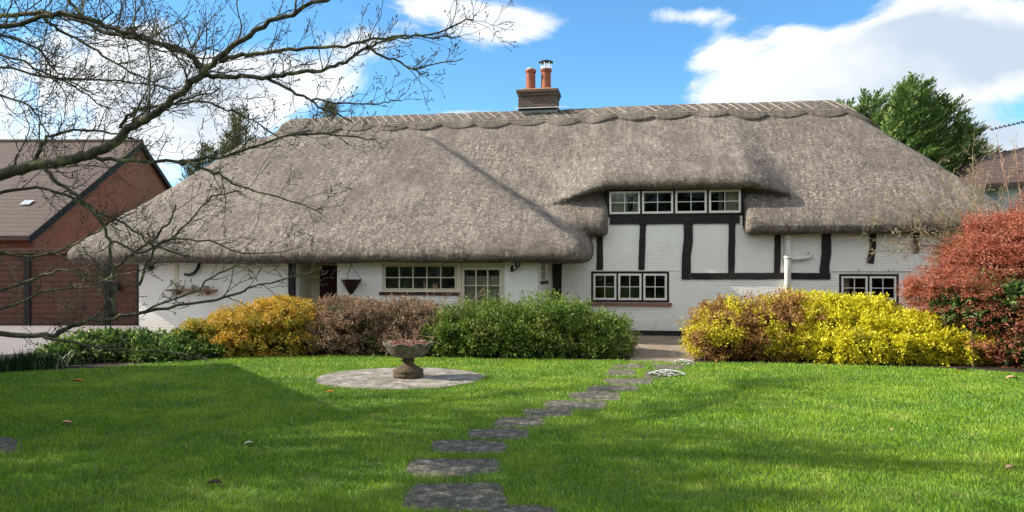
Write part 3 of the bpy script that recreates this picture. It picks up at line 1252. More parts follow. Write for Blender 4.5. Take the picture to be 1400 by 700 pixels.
# dark lintel over door and wing window
MB().box(hs(627, D_W), hs(688, D_W), D_W - 0.03, D_W + 0.02, hz(655, 359.4, D_W), hz(655, 357, D_W)).build('lintel', MAT['darksill'], cottage)

# drain pipe with its side branch
pd = -0.10
f = MB()
x = hs(1077, pd)
f.tube([(x, pd, 0.05), (x, pd, hz(1077, 330, pd)), (x, pd, hz(1077, 306, pd))], 0.085, 14)
f.tube([(x, pd, hz(1077, 350, pd)), (x, pd, hz(1077, 354, pd))], 0.10, 14)
f.tube([(x, pd, hz(1077, 324, pd)), (x, pd, hz(1077, 328, pd))], 0.10, 14)
z_ = hz(1090, 354, pd)
f.tube([(x + 0.05, pd, z_), (hs(1092, pd), pd, z_ + 0.01), (hs(1104, pd), pd, z_ + 0.03), (hs(1108.5, pd), pd, z_ + 0.06),
        (hs(1109, pd), pd + 0.03, z_ + 0.15), (hs(1107, pd), pd + 0.12, z_ + 0.17)], 0.046, 10)
f.build('drain_pipe', MAT['pipe'], cottage, smooth=True)
# bracket pipe black at left wall
wq = D_W - 0.06
f = MB().tube([(hs(275, wq), wq, hz(270, 350, wq)), (hs(271, wq), wq, hz(270, 366, wq)), (hs(266, wq), wq, hz(265, 373, wq)), (hs(259, wq), wq, hz(260, 376, wq)), (hs(252, wq), wq, hz(252, 375, wq))], [0.04, 0.04, 0.038, 0.034, 0.03], 10)
f.build('downpipe', MAT['blackmetal'], cottage, smooth=True)
# shelf with brackets on the left wall
f = MB()
f.box(hs(233, D_W), hs(298, D_W), D_W - 0.2, D_W - 0.001, hz(265, 398, D_W), hz(265, 395.5, D_W))
shelf = f.build('wall_shelf', MAT['sill'], cottage, bevel=0.004)
for uu in (245, 285):
    f = MB()
    f.box(hs(uu, D_W), hs(uu + 2, D_W), D_W - 0.15, D_W - 0.001, hz(265, 403, D_W), hz(265, 398.2, D_W))
    f.build('bracket', MAT['sill'], shelf)
f = MB().box(hs(239, D_W), hs(243.5, D_W), D_W - 0.03, D_W - 0.001, hz(241, 395, D_W), hz(241, 360, D_W))
f.build('wall_batten', MAT['cream'], cottage)


def wall_lamp(u, v, d, sc_=1.0):
    s_, _, z_ = hp(u, v, d)
    f = MB()
    f.box(s_ - 0.035, s_ + 0.035, d - 0.02, d, z_ - 0.10, z_ + 0.05)
    f.tube([(s_, d - 0.02, z_ - 0.04), (s_ + 0.06, d - 0.10, z_ - 0.07), (s_ + 0.14, d - 0.16, z_ - 0.03), (s_ + 0.17, d - 0.18, z_ + 0.0)], 0.014, 8)
    o = f.build('wall_lantern', MAT['blackmetal'], cottage)
    cx, cy = s_ + 0.17, d - 0.18
    g = MB()
    g.lathe(cx, cy, [(0.02, z_ - 0.0), (0.05, z_ + 0.01), (0.055, z_ + 0.025)], 6)
    for q in range(6):
        a_ = 2 * math.pi * q / 6
        g.tube([(cx + 0.05 * math.cos(a_), cy + 0.05 * math.sin(a_), z_ + 0.02), (cx + 0.09 * math.cos(a_), cy + 0.09 * math.sin(a_), z_ + 0.18)], 0.008, 5)
    g.lathe(cx, cy, [(0.11, z_ + 0.18), (0.10, z_ + 0.20), (0.05, z_ + 0.26), (0.015, z_ + 0.27), (0.02, z_ + 0.30)], 6)
    g.build('lantern_cage', MAT['blackmetal'], o)
    g = MB().lathe(cx, cy, [(0.042, z_ + 0.03), (0.075, z_ + 0.175)], 6)
    g.build('lantern_glass', MAT['glass'], o)


wall_lamp(700, 366, D_W)
# security lamp at left
s_, _, z_ = hp(208, 364, D_W)
f = MB().lathe(s_, D_W - 0.05, [(0.02, z_ + 0.05), (0.05, z_ + 0.04), (0.07, z_ - 0.02), (0.06, z_ - 0.09), (0.03, z_ - 0.12)], 14).box(s_ - 0.16, s_, D_W - 0.05, D_W - 0.001, z_, z_ + 0.04)
f.build('security_lamp', MAT['blackmetal'], cottage, smooth=False)

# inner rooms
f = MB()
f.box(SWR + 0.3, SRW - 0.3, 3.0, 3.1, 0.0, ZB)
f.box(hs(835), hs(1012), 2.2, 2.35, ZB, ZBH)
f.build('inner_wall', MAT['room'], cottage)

# cut thatch cheeks beside the upper windows come from the roof field; small boards close the gaps
f = MB()
f.box(SH0 - 0.06, hs(831) - 0.001, -0.03, 0.05, ZB + 0.25, ZBH + 0.08)
f.box(hs(1015) + 0.001, SH1 + 0.06, -0.03, 0.05, ZB + 0.25, ZBH + 0.08)
f.box(hs(830), hs(1016), -0.03, 0.04, uwz1 + 0.002, ZBH + 0.12)
f.build('window_board', MAT['timber'], cottage)

# ---- chimney
cd = D_R - 0.15
c0, c1 = hs(708.5, cd), hs(761, cd)
cz1 = hz(735, 122, cd)
cz0 = Z_R - 0.6
f = MB()
f.box(c0, c1, cd, cd + 0.85, cz0, cz1 - 0.20)
chim = f.build('chimney', MAT['chimbrick'], cottage, bevel=0.01)
f = MB()
f.box(c0 - 0.03, c1 + 0.03, cd - 0.03, cd + 0.88, cz1 - 0.20, cz1 - 0.10)
f.box(c0 - 0.065, c1 + 0.065, cd - 0.065, cd + 0.915, cz1 - 0.10, cz1)
f.build('chimney_cap', MAT['chimbrick'], chim, bevel=0.015)


def mossmat():
    m, t, b = new_mat('lichen mortar')
    c = RAMP(t, noise(t, 9, 6, 0.7), [(0.35, (0.10, 0.07, 0.03)), (0.55, (0.42, 0.22, 0.06)), (0.7, (0.36, 0.30, 0.15))])
    t.links.new(c, b.inputs['Base Color'])
    b.inputs['Roughness'].default_value = 0.95
    bump(t, b, noise(t, 30, 5), 0.02)
    return m


MAT['moss'] = mossmat()
cm = (c0 + c1) / 2
f = MB()
n_ = 20
vs = []
for i in range(n_ + 1):
    for j in range(9):
        x = c0 - 0.03 + (c1 - c0 + 0.06) * i / n_
        y = cd - 0.03 + 0.9 * j / 8
        e_ = min(i, n_ - i) / n_ * 2
        g_ = min(j, 8 - j) / 4
        vs.append((x, y, cz1 + 0.075 * min(1, 1.7 * min(e_, g_) ** 0.6) + 0.02 * vnoise((x * 9, y * 9, 0)) * (min(e_, g_) > 0)))
f.add(vs, [(i * 9 + j, (i + 1) * 9 + j, (i + 1) * 9 + j + 1, i * 9 + j + 1) for i in range(n_) for j in range(8)])
f.build('chimney_mortar', MAT['moss'], chim, smooth=True)
for (uc, vt, r, cowl) in ((725.5, 96, 0.165, False), (746.5, 95, 0.17, True)):
    yc = cd + 0.38
    x = hs(uc, yc)
    zt = hz(uc, vt, yc)
    f = MB()
    zb_ = cz1 + 0.03
    f.lathe(x, yc, [(r * 1.12, zb_), (r * 1.08, zb_ + 0.06), (r * 0.95, zb_ + 0.16), (r * 0.93, zt - 0.14), (r * 0.97, zt - 0.10), (r * 1.1, zt - 0.08), (r * 1.12, zt - 0.02), (r * 1.05, zt)], 28)
    po = f.build('chimney_pot', MAT['pot'], chim, smooth=False)
    for p_ in po.data.polygons:
        p_.use_smooth = len(p_.vertices) == 4
    if cowl:
        g = MB().lathe(x, yc, [(r * 1.15, zt + 0.0), (r * 1.15, zt + 0.05), (r * 0.8, zt + 0.055)], 28)
        for q in range(6):
            a_ = 2 * math.pi * q / 6 + 0.3
            px_, py_ = x + r * 0.93 * math.cos(a_), yc + r * 0.93 * math.sin(a_)
            g.tube([(px_, py_, zt + 0.04), (px_, py_, zt + 0.22)], 0.022, 6)
        g.lathe(x, yc, [(r * 0.55, zt + 0.05), (r * 0.55, zt + 0.22)], 20)
        co = g.build('chimney_cowl', MAT['steel'], chim)
        g = MB().lathe(x, yc, [(r * 1.25, zt + 0.215), (r * 1.42, zt + 0.225), (r * 1.42, zt + 0.235), (r * 1.0, zt + 0.27), (r * 0.4, zt + 0.285)], 28)
        g.build('cowl_hat', MAT['blacksteel'], co)
    else:
        g = MB().lathe(x, yc, [(r * 0.9, zt), (r * 0.88, zt + 0.03), (r * 0.6, zt + 0.07), (r * 0.2, zt + 0.085)], 24)
        g.build('pot_cap', MAT['lead'], po, smooth=True)
f = MB()
f.box(c0 - 0.04, c1 + 0.04, cd - 0.035, cd + 0.2, cz0 + 0.3, hz(735, 151, cd))
zz = Z_R + 0.115
f.add([(c0 - 0.12, cd - 0.20, zz - 0.07), (c1 + 0.35, cd - 0.20, zz - 0.07), (c1 + 0.30, cd + 0.1, zz + 0.03), (c0 - 0.10, cd + 0.1, zz + 0.03)], [(0, 1, 2, 3)])
f.build('flashing', MAT['lead'], chim)


def local_to_world(s, d, z):
    return Vector((P0.x + s * CN + d * SN, P0.y - s * SN + d * CN, z))


# hanging basket (cone) at the porch
bd = D_W - 0.28
s_, _, z_ = hp(480, 382, bd)
base = local_to_world(s_, bd, z_)
hb = empty('hanging_basket', base, -TH)
tag(hb, 'dark cone shaped wicker basket hanging on thin chains right of the porch opening', 'hanging basket')
rr = 0.27
zt_ = hz(480, 362, bd) - z_
f = MB().lathe(0, 0, [(0.015, -0.40), (0.05, -0.36), (rr * 0.55, -0.2), (rr * 0.97, -0.015), (rr, 0.0), (rr * 0.9, -0.012)], 20)
f.build('basket', MAT['basket'], hb)
f = MB()
for q in range(3):
    a_ = 2 * math.pi * q / 3 + 0.25
    f.tube([(rr * 0.95 * math.cos(a_), rr * 0.95 * math.sin(a_), 0), (0, 0, zt_)], 0.006, 5)
f.tube([(0, 0, zt_), (0, 0.0, zt_ + 0.08)], 0.008, 5)
f.build('chain', MAT['blackmetal'], hb)

# pots on the shelf
for uu, r_, lab in ((249, 0.055, 'small clay pot at the left end of the wall shelf'), (265, 0.07, 'small clay bowl in the middle of the wall shelf'), (281, 0.08, 'wider clay bowl at the right end of the wall shelf')):
    sd_ = D_W - 0.1
    s_, _, z_ = hp(uu, 395.4, sd_)
    z_ = hz(265, 395.5, D_W) + 0.002
    w_ = local_to_world(s_, sd_, z_)
    f = MB().lathe(0, 0, [(r_ * 0.7, 0), (r_ * 0.95, 0.05), (r_ * 1.1, 0.085), (r_ * 1.12, 0.10), (r_ * 0.98, 0.10), (r_ * 0.9, 0.06)], 18)
    o = f.build('flower_pot', MAT['claypot'])
    o.location = w_
    tag(o, lab, 'pot', 'pots on the wall shelf')


# ================================================================== foliage tools
def unit(a):
    return a / np.maximum(np.linalg.norm(a, axis=1, keepdims=True), 1e-9)


def leaf_quads(p, d, n, L, W, fold=0.15):
    """leaf quads at p along d with face normal n"""
    s = unit(np.cross(d, n))
    L = L[:, None]
    W = W[:, None]
    mid = p + d * L * 0.45 + n * L * 0.0
    V = np.stack([p, mid + s * W * 0.5 + n * W * fold, p + d * L - n * L * 0.12, mid - s * W * 0.5 + n * W * fold], 1).reshape(-1, 3)
    return V, np.arange(4 * len(p)).reshape(-1, 4)


def lobes_points(lobes, n, shell=(0.72, 1.04), bumpk=0.16, seed=0, floor=0.0):
    """random points near the outer surface of a union of ellipsoids (cx,cy,cz,rx,ry,rz)"""
    lb = np.array(lobes, float)
    w = (lb[:, 3] * lb[:, 4] + lb[:, 3] * lb[:, 5] + lb[:, 4] * lb[:, 5])
    out_p, out_n = [], []
    got = 0
    while got < n:
        m = int((n - got) * 1.6) + 200
        k = rng.choice(len(lb), m, p=w / w.sum())
        dr = unit(rng.normal(size=(m, 3)))
        rad = rng.uniform(shell[0] ** 2, shell[1] ** 2, m) ** 0.5
        ph = dr * 3.1 + lb[k][:, :3] * 1.7 + seed
        b = np.sin(ph[:, 0] * 2.3) * np.sin(ph[:, 1] * 2.9 + 1) + np.sin(ph[:, 2] * 4.1 + ph[:, 0] * 1.3) * 0.6
        rad = rad * (1 + bumpk * b * 0.6)
        p = lb[k][:, :3] + dr * rad[:, None] * lb[k][:, 3:]
        nn = unit(dr / lb[k][:, 3:])
        keep = p[:, 2] > floor
        for j in range(len(lb)):
            q = (p - lb[j, :3]) / lb[j, 3:]
            keep &= ~((q ** 2).sum(1) < shell[0] ** 2 * 0.9) | (k == j)
        out_p.append(p[keep])
        out_n.append(nn[keep])
        got += keep.sum()
    return np.concatenate(out_p)[:n], np.concatenate(out_n)[:n]


def shrub(name, lobes, n_sprigs, per, L, W, mat, label, cat='shrub', group=None, up=0.5, spread=0.09, stems=12, seed=0,
          shell=(0.70, 1.05), loc=None, stem_mat=None, bumpk=0.2, flat=0.0, parent_thing=None, extra=None, droop=0.0, floor=0.02, core=7000, clumps=26, gaps=0.30, gf=15.0, layer=0.0):
    lb = np.array(lobes, float)
    if loc is None:
        loc = (lb[:, 0].mean(), lb[:, 1].mean(), 0.0)
    # smaller clumps break up the outline
    for _ in range(clumps):
        b_ = lb[rng.integers(0, len(lobes))]
        dr = unit(rng.normal(size=(1, 3)))[0]
        dr[2] = abs(dr[2]) * 0.9
        c_ = b_[:3] + dr * b_[3:] * rng.uniform(0.82, 1.0)
        q_ = rng.uniform(0.18, 0.42) * min(b_[3:])
        lb = np.vstack([lb, [*c_, q_ * 1.25, q_ * 1.1, q_ * 0.95]])
    lobes = lb
    p, nn = lobes_points(lobes, int(n_sprigs / (1 - gaps)), shell, bumpk, seed, floor)
    q3 = p * gf + seed
    g3 = np.sin(q3[:, 0] + 1.3 * np.sin(q3[:, 1] * 0.7)) + np.sin(q3[:, 1] * 1.1 + 1.1 * np.sin(q3[:, 2] * 0.8)) + np.sin(q3[:, 2] * 1.2 + np.sin(q3[:, 0] * 0.6)) + rng.normal(0, 0.5, len(p))
    kp = g3 > np.quantile(g3, gaps)
    p, nn = p[kp], nn[kp]
    if layer:
        ph_ = p[:, 2] / layer + 0.6 * np.sin(p[:, 0] * 3 + p[:, 1] * 2)
        p[:, 2] -= (ph_ - np.floor(ph_) - 0.5) * layer * 0.75
    ax = unit(nn + np.array([0, 0, up]) + rng.normal(0, 0.35, p.shape))
    P_ = np.repeat(p, per, 0)
    A_ = np.repeat(ax, per, 0)
    m = len(P_)
    t = rng.uniform(0, 1, m)[:, None]
    rd = unit(rng.normal(size=(m, 3)))
    pos = P_ + A_ * (t - 0.4) * spread * 2.0 + rd * spread * 0.35
    pos[:, 2] = np.maximum(pos[:, 2], 0.01)
    d = unit(A_ * 0.7 + rd * 0.9 - np.array([0, 0, droop]))
    if flat:
        d[:, 2] *= (1 - flat)
        d = unit(d)
    up_ = unit(np.tile([0, 0, 1.0], (m, 1)) + rng.normal(0, 0.55, (m, 3)) + A_ * 0.4)
    nrm_ = unit(up_ - d * (up_ * d).sum(1, keepdims=True))
    Ls = L * rng.uniform(0.6, 1.3, m)
    Ws = W * rng.uniform(0.7, 1.25, m)
    V, Fq = leaf_quads(pos, d, nrm_, Ls, Ws)
    sr_ = np.repeat(rng.uniform(0, 1, len(p)), per)
    r = np.clip(sr_ * 0.55 + rng.uniform(0, 1, m) * 0.45, 0, 1)
    if parent_thing is None:
        root = empty(name, loc)
        tag(root, label, cat, group)
    else:
        root = parent_thing
        loc = tuple(root.location)
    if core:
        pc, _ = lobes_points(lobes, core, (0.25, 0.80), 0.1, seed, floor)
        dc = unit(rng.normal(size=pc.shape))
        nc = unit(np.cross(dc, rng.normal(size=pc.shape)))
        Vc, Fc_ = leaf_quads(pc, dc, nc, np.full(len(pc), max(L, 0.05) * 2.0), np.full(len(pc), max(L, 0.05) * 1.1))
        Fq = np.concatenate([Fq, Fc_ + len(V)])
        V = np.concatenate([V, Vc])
        r = np.concatenate([r, rng.uniform(0, 0.25, len(Fc_))])  # core leaves kept to the dark tones: inner shade put into their colour
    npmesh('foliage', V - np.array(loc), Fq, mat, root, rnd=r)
    if stems:
        pick = rng.choice(len(p), stems)
        for i in pick:
            j = int(np.argmin(((lb[:, :2] - p[i, :2]) ** 2).sum(1)))
            b0 = Vector((lb[j, 0] * 0.7 + p[i, 0] * 0.3 - loc[0] + random.uniform(-.08, .08), lb[j, 1] * 0.8 + p[i, 1] * 0.2 - loc[1] + random.uniform(-.08, .08), -0.02))
            e0 = Vector(tuple(p[i] - np.array(loc)))
            mid = b0.lerp(e0, 0.5) + Vector((random.uniform(-.08, .08), random.uniform(-.08, .08), 0.08))
            MB().tube([b0, mid, e0], [0.016, 0.011, 0.004], 5).build('stem', stem_mat or MAT['stem'], root)
    return root


# leaf materials
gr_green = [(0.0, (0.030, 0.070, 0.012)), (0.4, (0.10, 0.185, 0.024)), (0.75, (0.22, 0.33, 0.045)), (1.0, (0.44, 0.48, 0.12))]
L_green = leafmat('shrub leaves green', gr_green, 0.3, patch=[(1.4, [(0, (0.09, 0.15, 0.03)), (1, (0.33, 0.33, 0.08))], 0.52, 0.68)])
L_orange = leafmat('shrub leaves orange', [(0.0, (0.22, 0.18, 0.02)), (0.4, (0.52, 0.38, 0.04)), (0.75, (0.72, 0.44, 0.07)), (1.0, (0.80, 0.46, 0.19))], 0.3,
                   patch=[(1.6, [(0, (0.16, 0.17, 0.02)), (1, (0.50, 0.42, 0.05))], 0.48, 0.62)])
L_brown = leafmat('shrub leaves brown', [(0.0, (0.10, 0.065, 0.038)), (0.5, (0.29, 0.19, 0.115)), (1.0, (0.55, 0.38, 0.25))], 0.25,
                  patch=[(2.6, [(0, (0.05, 0.08, 0.02)), (1, (0.19, 0.21, 0.07))], 0.54, 0.68)])
L_yb = leafmat('shrub leaves brown and yellow', [(0.0, (0.16, 0.075, 0.025)), (0.5, (0.38, 0.20, 0.065)), (0.85, (0.55, 0.34, 0.11)), (1.0, (0.65, 0.50, 0.08))], 0.3,
               patch=[(1.7, [(0, (0.38, 0.33, 0.02)), (1, (0.80, 0.72, 0.05))], 0.49, 0.56)])
L_yellow = leafmat('shrub leaves yellow', [(0.0, (0.30, 0.29, 0.015)), (0.35, (0.60, 0.55, 0.02)), (0.8, (0.78, 0.72, 0.035)), (1.0, (0.84, 0.80, 0.08))], 0.35,
                   patch=[(1.5, [(0, (0.12, 0.15, 0.015)), (1, (0.46, 0.42, 0.03))], 0.58, 0.70)])
L_red = leafmat('maple leaves red', [(0.0, (0.20, 0.050, 0.028)), (0.5, (0.48, 0.155, 0.088)), (1.0, (0.74, 0.38, 0.26))], 0.35,
                patch=[(2.2, [(0, (0.16, 0.05, 0.02)), (1, (0.42, 0.20, 0.08))], 0.52, 0.66)])
L_pieris = leafmat('glossy green leaves', [(0.0, (0.03, 0.07, 0.015)), (0.5, (0.10, 0.18, 0.04)), (0.85, (0.24, 0.34, 0.10)), (1.0, (0.5, 0.5, 0.30))], 0.2, rough=0.35)
L_low = leafmat('bed leaves', [(0.0, (0.03, 0.07, 0.015)), (0.5, (0.12, 0.22, 0.04)), (0.85, (0.34, 0.44, 0.11)), (1.0, (0.55, 0.60, 0.25))], 0.3)
L_strap = leafmat('strap leaves', [(0.0, (0.01, 0.025, 0.008)), (1.0, (0.04, 0.09, 0.025))], 0.2)
L_conifer = leafmat('conifer leaves', [(0.0, (0.025, 0.065, 0.016)), (0.5, (0.11, 0.20, 0.045)), (1.0, (0.34, 0.44, 0.12))], 0.15)
L_conifer2 = leafmat('old conifer leaves', [(0.0, (0.035, 0.055, 0.016)), (0.5, (0.10, 0.12, 0.035)), (1.0, (0.24, 0.22, 0.08))], 0.15)
L_hedge = leafmat('hedge leaves', [(0.0, (0.015, 0.035, 0.010)), (1.0, (0.06, 0.11, 0.025))], 0.15)
L_white = leafmat('white petals', [(0.0, (0.70, 0.72, 0.70)), (1.0, (0.9, 0.9, 0.88))], 0.2)


def L3(u, v, Y, ru, rv, ry):
    """ellipsoid lobe from pixel centre and pixel radii"""
    c = P(u, v, Y)
    return (c.x, c.y, c.z, ru / F * Y, ry, rv / F * Y)


# ------------------------------------------------------------------ shrubs
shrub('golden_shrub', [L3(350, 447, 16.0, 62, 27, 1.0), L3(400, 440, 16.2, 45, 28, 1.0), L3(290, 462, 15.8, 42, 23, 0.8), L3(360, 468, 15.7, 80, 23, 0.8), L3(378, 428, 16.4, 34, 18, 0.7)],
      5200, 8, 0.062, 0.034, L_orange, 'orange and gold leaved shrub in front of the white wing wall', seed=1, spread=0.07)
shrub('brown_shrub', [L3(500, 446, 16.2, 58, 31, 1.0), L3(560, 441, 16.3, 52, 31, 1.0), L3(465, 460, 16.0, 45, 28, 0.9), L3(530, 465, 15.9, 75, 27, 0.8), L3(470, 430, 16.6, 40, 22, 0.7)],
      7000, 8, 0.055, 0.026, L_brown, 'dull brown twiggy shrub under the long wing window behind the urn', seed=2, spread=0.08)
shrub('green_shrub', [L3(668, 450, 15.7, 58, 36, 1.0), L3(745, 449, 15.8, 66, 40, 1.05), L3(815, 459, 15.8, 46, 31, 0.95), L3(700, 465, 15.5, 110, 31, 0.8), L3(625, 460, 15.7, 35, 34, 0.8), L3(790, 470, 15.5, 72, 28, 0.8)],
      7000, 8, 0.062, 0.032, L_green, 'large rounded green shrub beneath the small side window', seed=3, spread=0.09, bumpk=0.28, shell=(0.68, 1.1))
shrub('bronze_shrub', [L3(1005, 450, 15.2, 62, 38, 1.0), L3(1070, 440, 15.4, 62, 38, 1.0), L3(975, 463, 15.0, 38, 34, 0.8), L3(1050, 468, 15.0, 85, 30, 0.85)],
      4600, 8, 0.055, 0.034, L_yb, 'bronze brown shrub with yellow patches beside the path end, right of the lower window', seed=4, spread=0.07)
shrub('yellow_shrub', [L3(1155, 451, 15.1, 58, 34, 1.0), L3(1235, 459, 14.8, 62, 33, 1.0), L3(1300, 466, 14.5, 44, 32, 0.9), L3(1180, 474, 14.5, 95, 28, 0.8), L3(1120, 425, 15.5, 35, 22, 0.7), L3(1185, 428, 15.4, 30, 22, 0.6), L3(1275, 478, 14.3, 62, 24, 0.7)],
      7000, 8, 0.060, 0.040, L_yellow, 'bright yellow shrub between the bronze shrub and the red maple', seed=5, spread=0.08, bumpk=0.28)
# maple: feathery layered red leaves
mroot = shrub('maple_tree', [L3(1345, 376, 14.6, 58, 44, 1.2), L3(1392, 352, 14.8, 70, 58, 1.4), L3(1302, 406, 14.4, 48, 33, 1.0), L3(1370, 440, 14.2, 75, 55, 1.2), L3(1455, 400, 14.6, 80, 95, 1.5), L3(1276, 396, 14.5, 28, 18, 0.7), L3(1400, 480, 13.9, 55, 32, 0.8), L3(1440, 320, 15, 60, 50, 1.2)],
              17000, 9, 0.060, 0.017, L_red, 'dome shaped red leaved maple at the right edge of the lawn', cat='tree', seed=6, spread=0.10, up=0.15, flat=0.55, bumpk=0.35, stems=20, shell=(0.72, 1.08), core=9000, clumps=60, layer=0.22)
shrub('evergreen_shrub', [L3(1350, 420, 14.0, 60, 42, 0.9), L3(1395, 470, 13.6, 40, 30, 0.6), L3(1310, 420, 14.0, 26, 22, 0.5), L3(1400, 415, 13.8, 40, 40, 0.8)],
      520, 7, 0.10, 0.034, L_pieris, 'glossy green leaved shrub growing up through the red maple', seed=7, spread=0.09, up=0.8, stems=6)
# low plants at the left bed
shrub('bed_plant', [L3(150, 474, 15.0, 62, 17, 0.7), L3(110, 484, 14.5, 50, 14, 0.6), L3(205, 478, 15.0, 40, 17, 0.6)],
      1100, 7, 0.11, 0.045, L_low, 'low bushy green plant in the bed beside the gravel drive', cat='plant', group='low green plants in the left bed', seed=8, spread=0.08, stems=4)
shrub('bed_plant', [L3(255, 476, 15.3, 45, 18, 0.6), L3(285, 482, 15.2, 32, 13, 0.5), L3(225, 488, 14.6, 50, 10, 0.5)],
      950, 7, 0.10, 0.04, L_low, 'low green plant at the foot of the orange and gold shrub', cat='plant', group='low green plants in the left bed', seed=9, spread=0.08, stems=4)


def strap_plant(u, v, n, h, lab):
    g = G(u, v)
    root = empty('strap_leaf_plant', g)
    tag(root, lab, 'plant', 'dark strap leaved plants along the bed edge')
    vs, fs = [], []
    for i in range(n):
        a = random.uniform(0, 6.28)
        r = random.uniform(0, 0.32)
        b = Vector((r * math.cos(a) * 1.4, r * math.sin(a), 0))
        o = Vector((math.cos(a + random.uniform(-.6, .6)), math.sin(a), 0)) * random.uniform(0.02, 0.13)
        hh = h * random.uniform(0.6, 1.1)
        w = 0.010
        sx_ = Vector((-math.sin(a), math.cos(a), 0)) * w
        k = len(vs)
        vs += [b - sx_, b + sx_, b + o * 0.4 + sx_ + Vector((0, 0, hh * 0.6)), b + o * 0.4 - sx_ + Vector((0, 0, hh * 0.6)), b + o + Vector((0, 0, hh))+sx_*0.2, b + o + Vector((0, 0, hh))-sx_*0.2]
        fs += [(k, k + 1, k + 2, k + 3), (k + 3, k + 2, k + 4, k + 5)]
    npmesh('foliage', np.array([tuple(x) for x in vs]), fs, L_strap, root, rnd=rng.uniform(0, 1, len(fs)))


strap_plant(12, 507, 130, 0.30, 'dark strap leaved plant at the far left end of the bed edge')
strap_plant(40, 505, 130, 0.34, 'dark strap leaved plant on the bed edge, second from the left end')
strap_plant(68, 502, 110, 0.28, 'dark strap leaved plant on the bed edge next to the low green plants')

# white flowering plants by the path
for (u, v, ru, lab) in ((912, 513.5, 25, 'cushion of small white flowers on the edge of the stepping stones'), (935, 498.5, 15, 'smaller white flower cushion at the bronze shrub beside the path')):
    g = G(u, v)
    Y = g.y
    root = empty('white_flower_plant', g)
    tag(root, lab, 'flowers', 'white flower cushions by the path')
    n = 150 if ru > 20 else 70
    a = rng.uniform(0, 6.28, n)
    r = np.sqrt(rng.uniform(0, 1, n))
    p = np.stack([r * np.cos(a) * ru / F * Y, r * np.sin(a) * 0.26, 0.075 * (1 - r ** 2) + 0.02], 1)
    pr = np.repeat(p, 5, 0)
    aa = rng.uniform(0, 6.28, len(pr))
    d = unit(np.stack([np.cos(aa), np.sin(aa), 0.25 + 0 * aa], 1))
    nn = unit(np.tile([0, 0, 1.0], (len(pr), 1)) - d * 0.24)
    V, Fq = leaf_quads(pr, d, nn, np.full(len(pr), 0.032), np.full(len(pr), 0.028))
    npmesh('petal', V, Fq, L_white, root, rnd=rng.uniform(0, 1, len(Fq)))['kind'] = 'stuff'
    pr = np.repeat(p, 5, 0) - np.array([0, 0, 0.03])
    d = unit(rng.normal(size=pr.shape))
    V, Fq = leaf_quads(pr, d, unit(np.cross(d, rng.normal(size=pr.shape))), np.full(len(pr), 0.04), np.full(len(pr), 0.012))
    npmesh('foliage', V, Fq, L_low, root, rnd=rng.uniform(0, 1, len(Fq)))


# ================================================================== conifers
def conifer(name, base, tops, mat, label, n=2600, per=10, lean=(0.25, 0), sz=0.30, seed=0, cat='conifer', group=None):
    """tops: list of (x offset, y offset, height, radius at the foot); drooping feathery sprays"""
    root = empty(name, base)
    tag(root, label, cat, group)
    tk = MB()
    pts, axs = [], []
    for (ox, oy, h, r0) in tops:
        tk.tube([(ox * 0.3, oy * 0.3, 0), (ox, oy, h * 0.4), (ox, oy, h * 0.95)], [0.2, 0.12, 0.02], 7)
        m = int(n * (h * r0) / sum(t_[2] * t_[3] for t_ in tops))
        tt = rng.uniform(0, 1, m) ** 0.8
        a = rng.uniform(0, 6.283, m)
        # tiered outline
        rad = r0 * (1 - tt) ** 0.62 * (0.62 + 0.38 * np.abs(np.sin(tt * h * 2.2 + a * 1.5 + seed))) + 0.06
        rr = rad * rng.uniform(0.45, 1.05, m)
        p = np.stack([ox + rr * np.cos(a), oy + rr * np.sin(a), tt * h], 1)
        ax = unit(np.stack([np.cos(a) * 1.0 + lean[0], np.sin(a) + lean[1], 0.45 + 0.9 * tt], 1) + rng.normal(0, 0.15, (m, 3)))
        pts.append(p)
        axs.append(ax)
    p = np.concatenate(pts)
    ax = np.concatenate(axs)
    m = len(p)
    t = np.tile(np.linspace(0, 1, per), m)
    A = np.repeat(ax, per, 0)
    pos = np.repeat(p, per, 0) + A * t[:, None] * sz * 1.3
    pos[:, 2] -= (t ** 2) * 0.06
    pos += rng.normal(0, 0.02, pos.shape)
    side = unit(np.cross(A, np.tile([0, 0, 1.0], (len(A), 1))))
    sg = np.where(rng.uniform(0, 1, len(A)) < 0.5, -1, 1)[:, None]
    d = unit(A * 0.9 + side * sg * 0.75 + rng.normal(0, 0.2, A.shape))
    nn = unit(np.cross(d, side * 1.0) + rng.normal(0, 0.3, A.shape))
    nn = unit(nn - d * (nn * d).sum(1, keepdims=True))
    V, Fq = leaf_quads(pos, d, nn, sz * (0.75 - 0.4 * t) * rng.uniform(0.7, 1.2, len(t)), np.full(len(t), sz * 0.12))
    r = np.clip(np.repeat(rng.uniform(0, 1, m), per) * 0.6 + rng.uniform(0, 0.4, len(t)), 0, 1)
    npmesh('crown', V, Fq, mat, root, rnd=r)
    tk.build('trunk', MAT['bark_conifer'], root)
    return root


Yc = 31.0


def ch(u, v, Y=Yc):
    return P(u, v, Y)


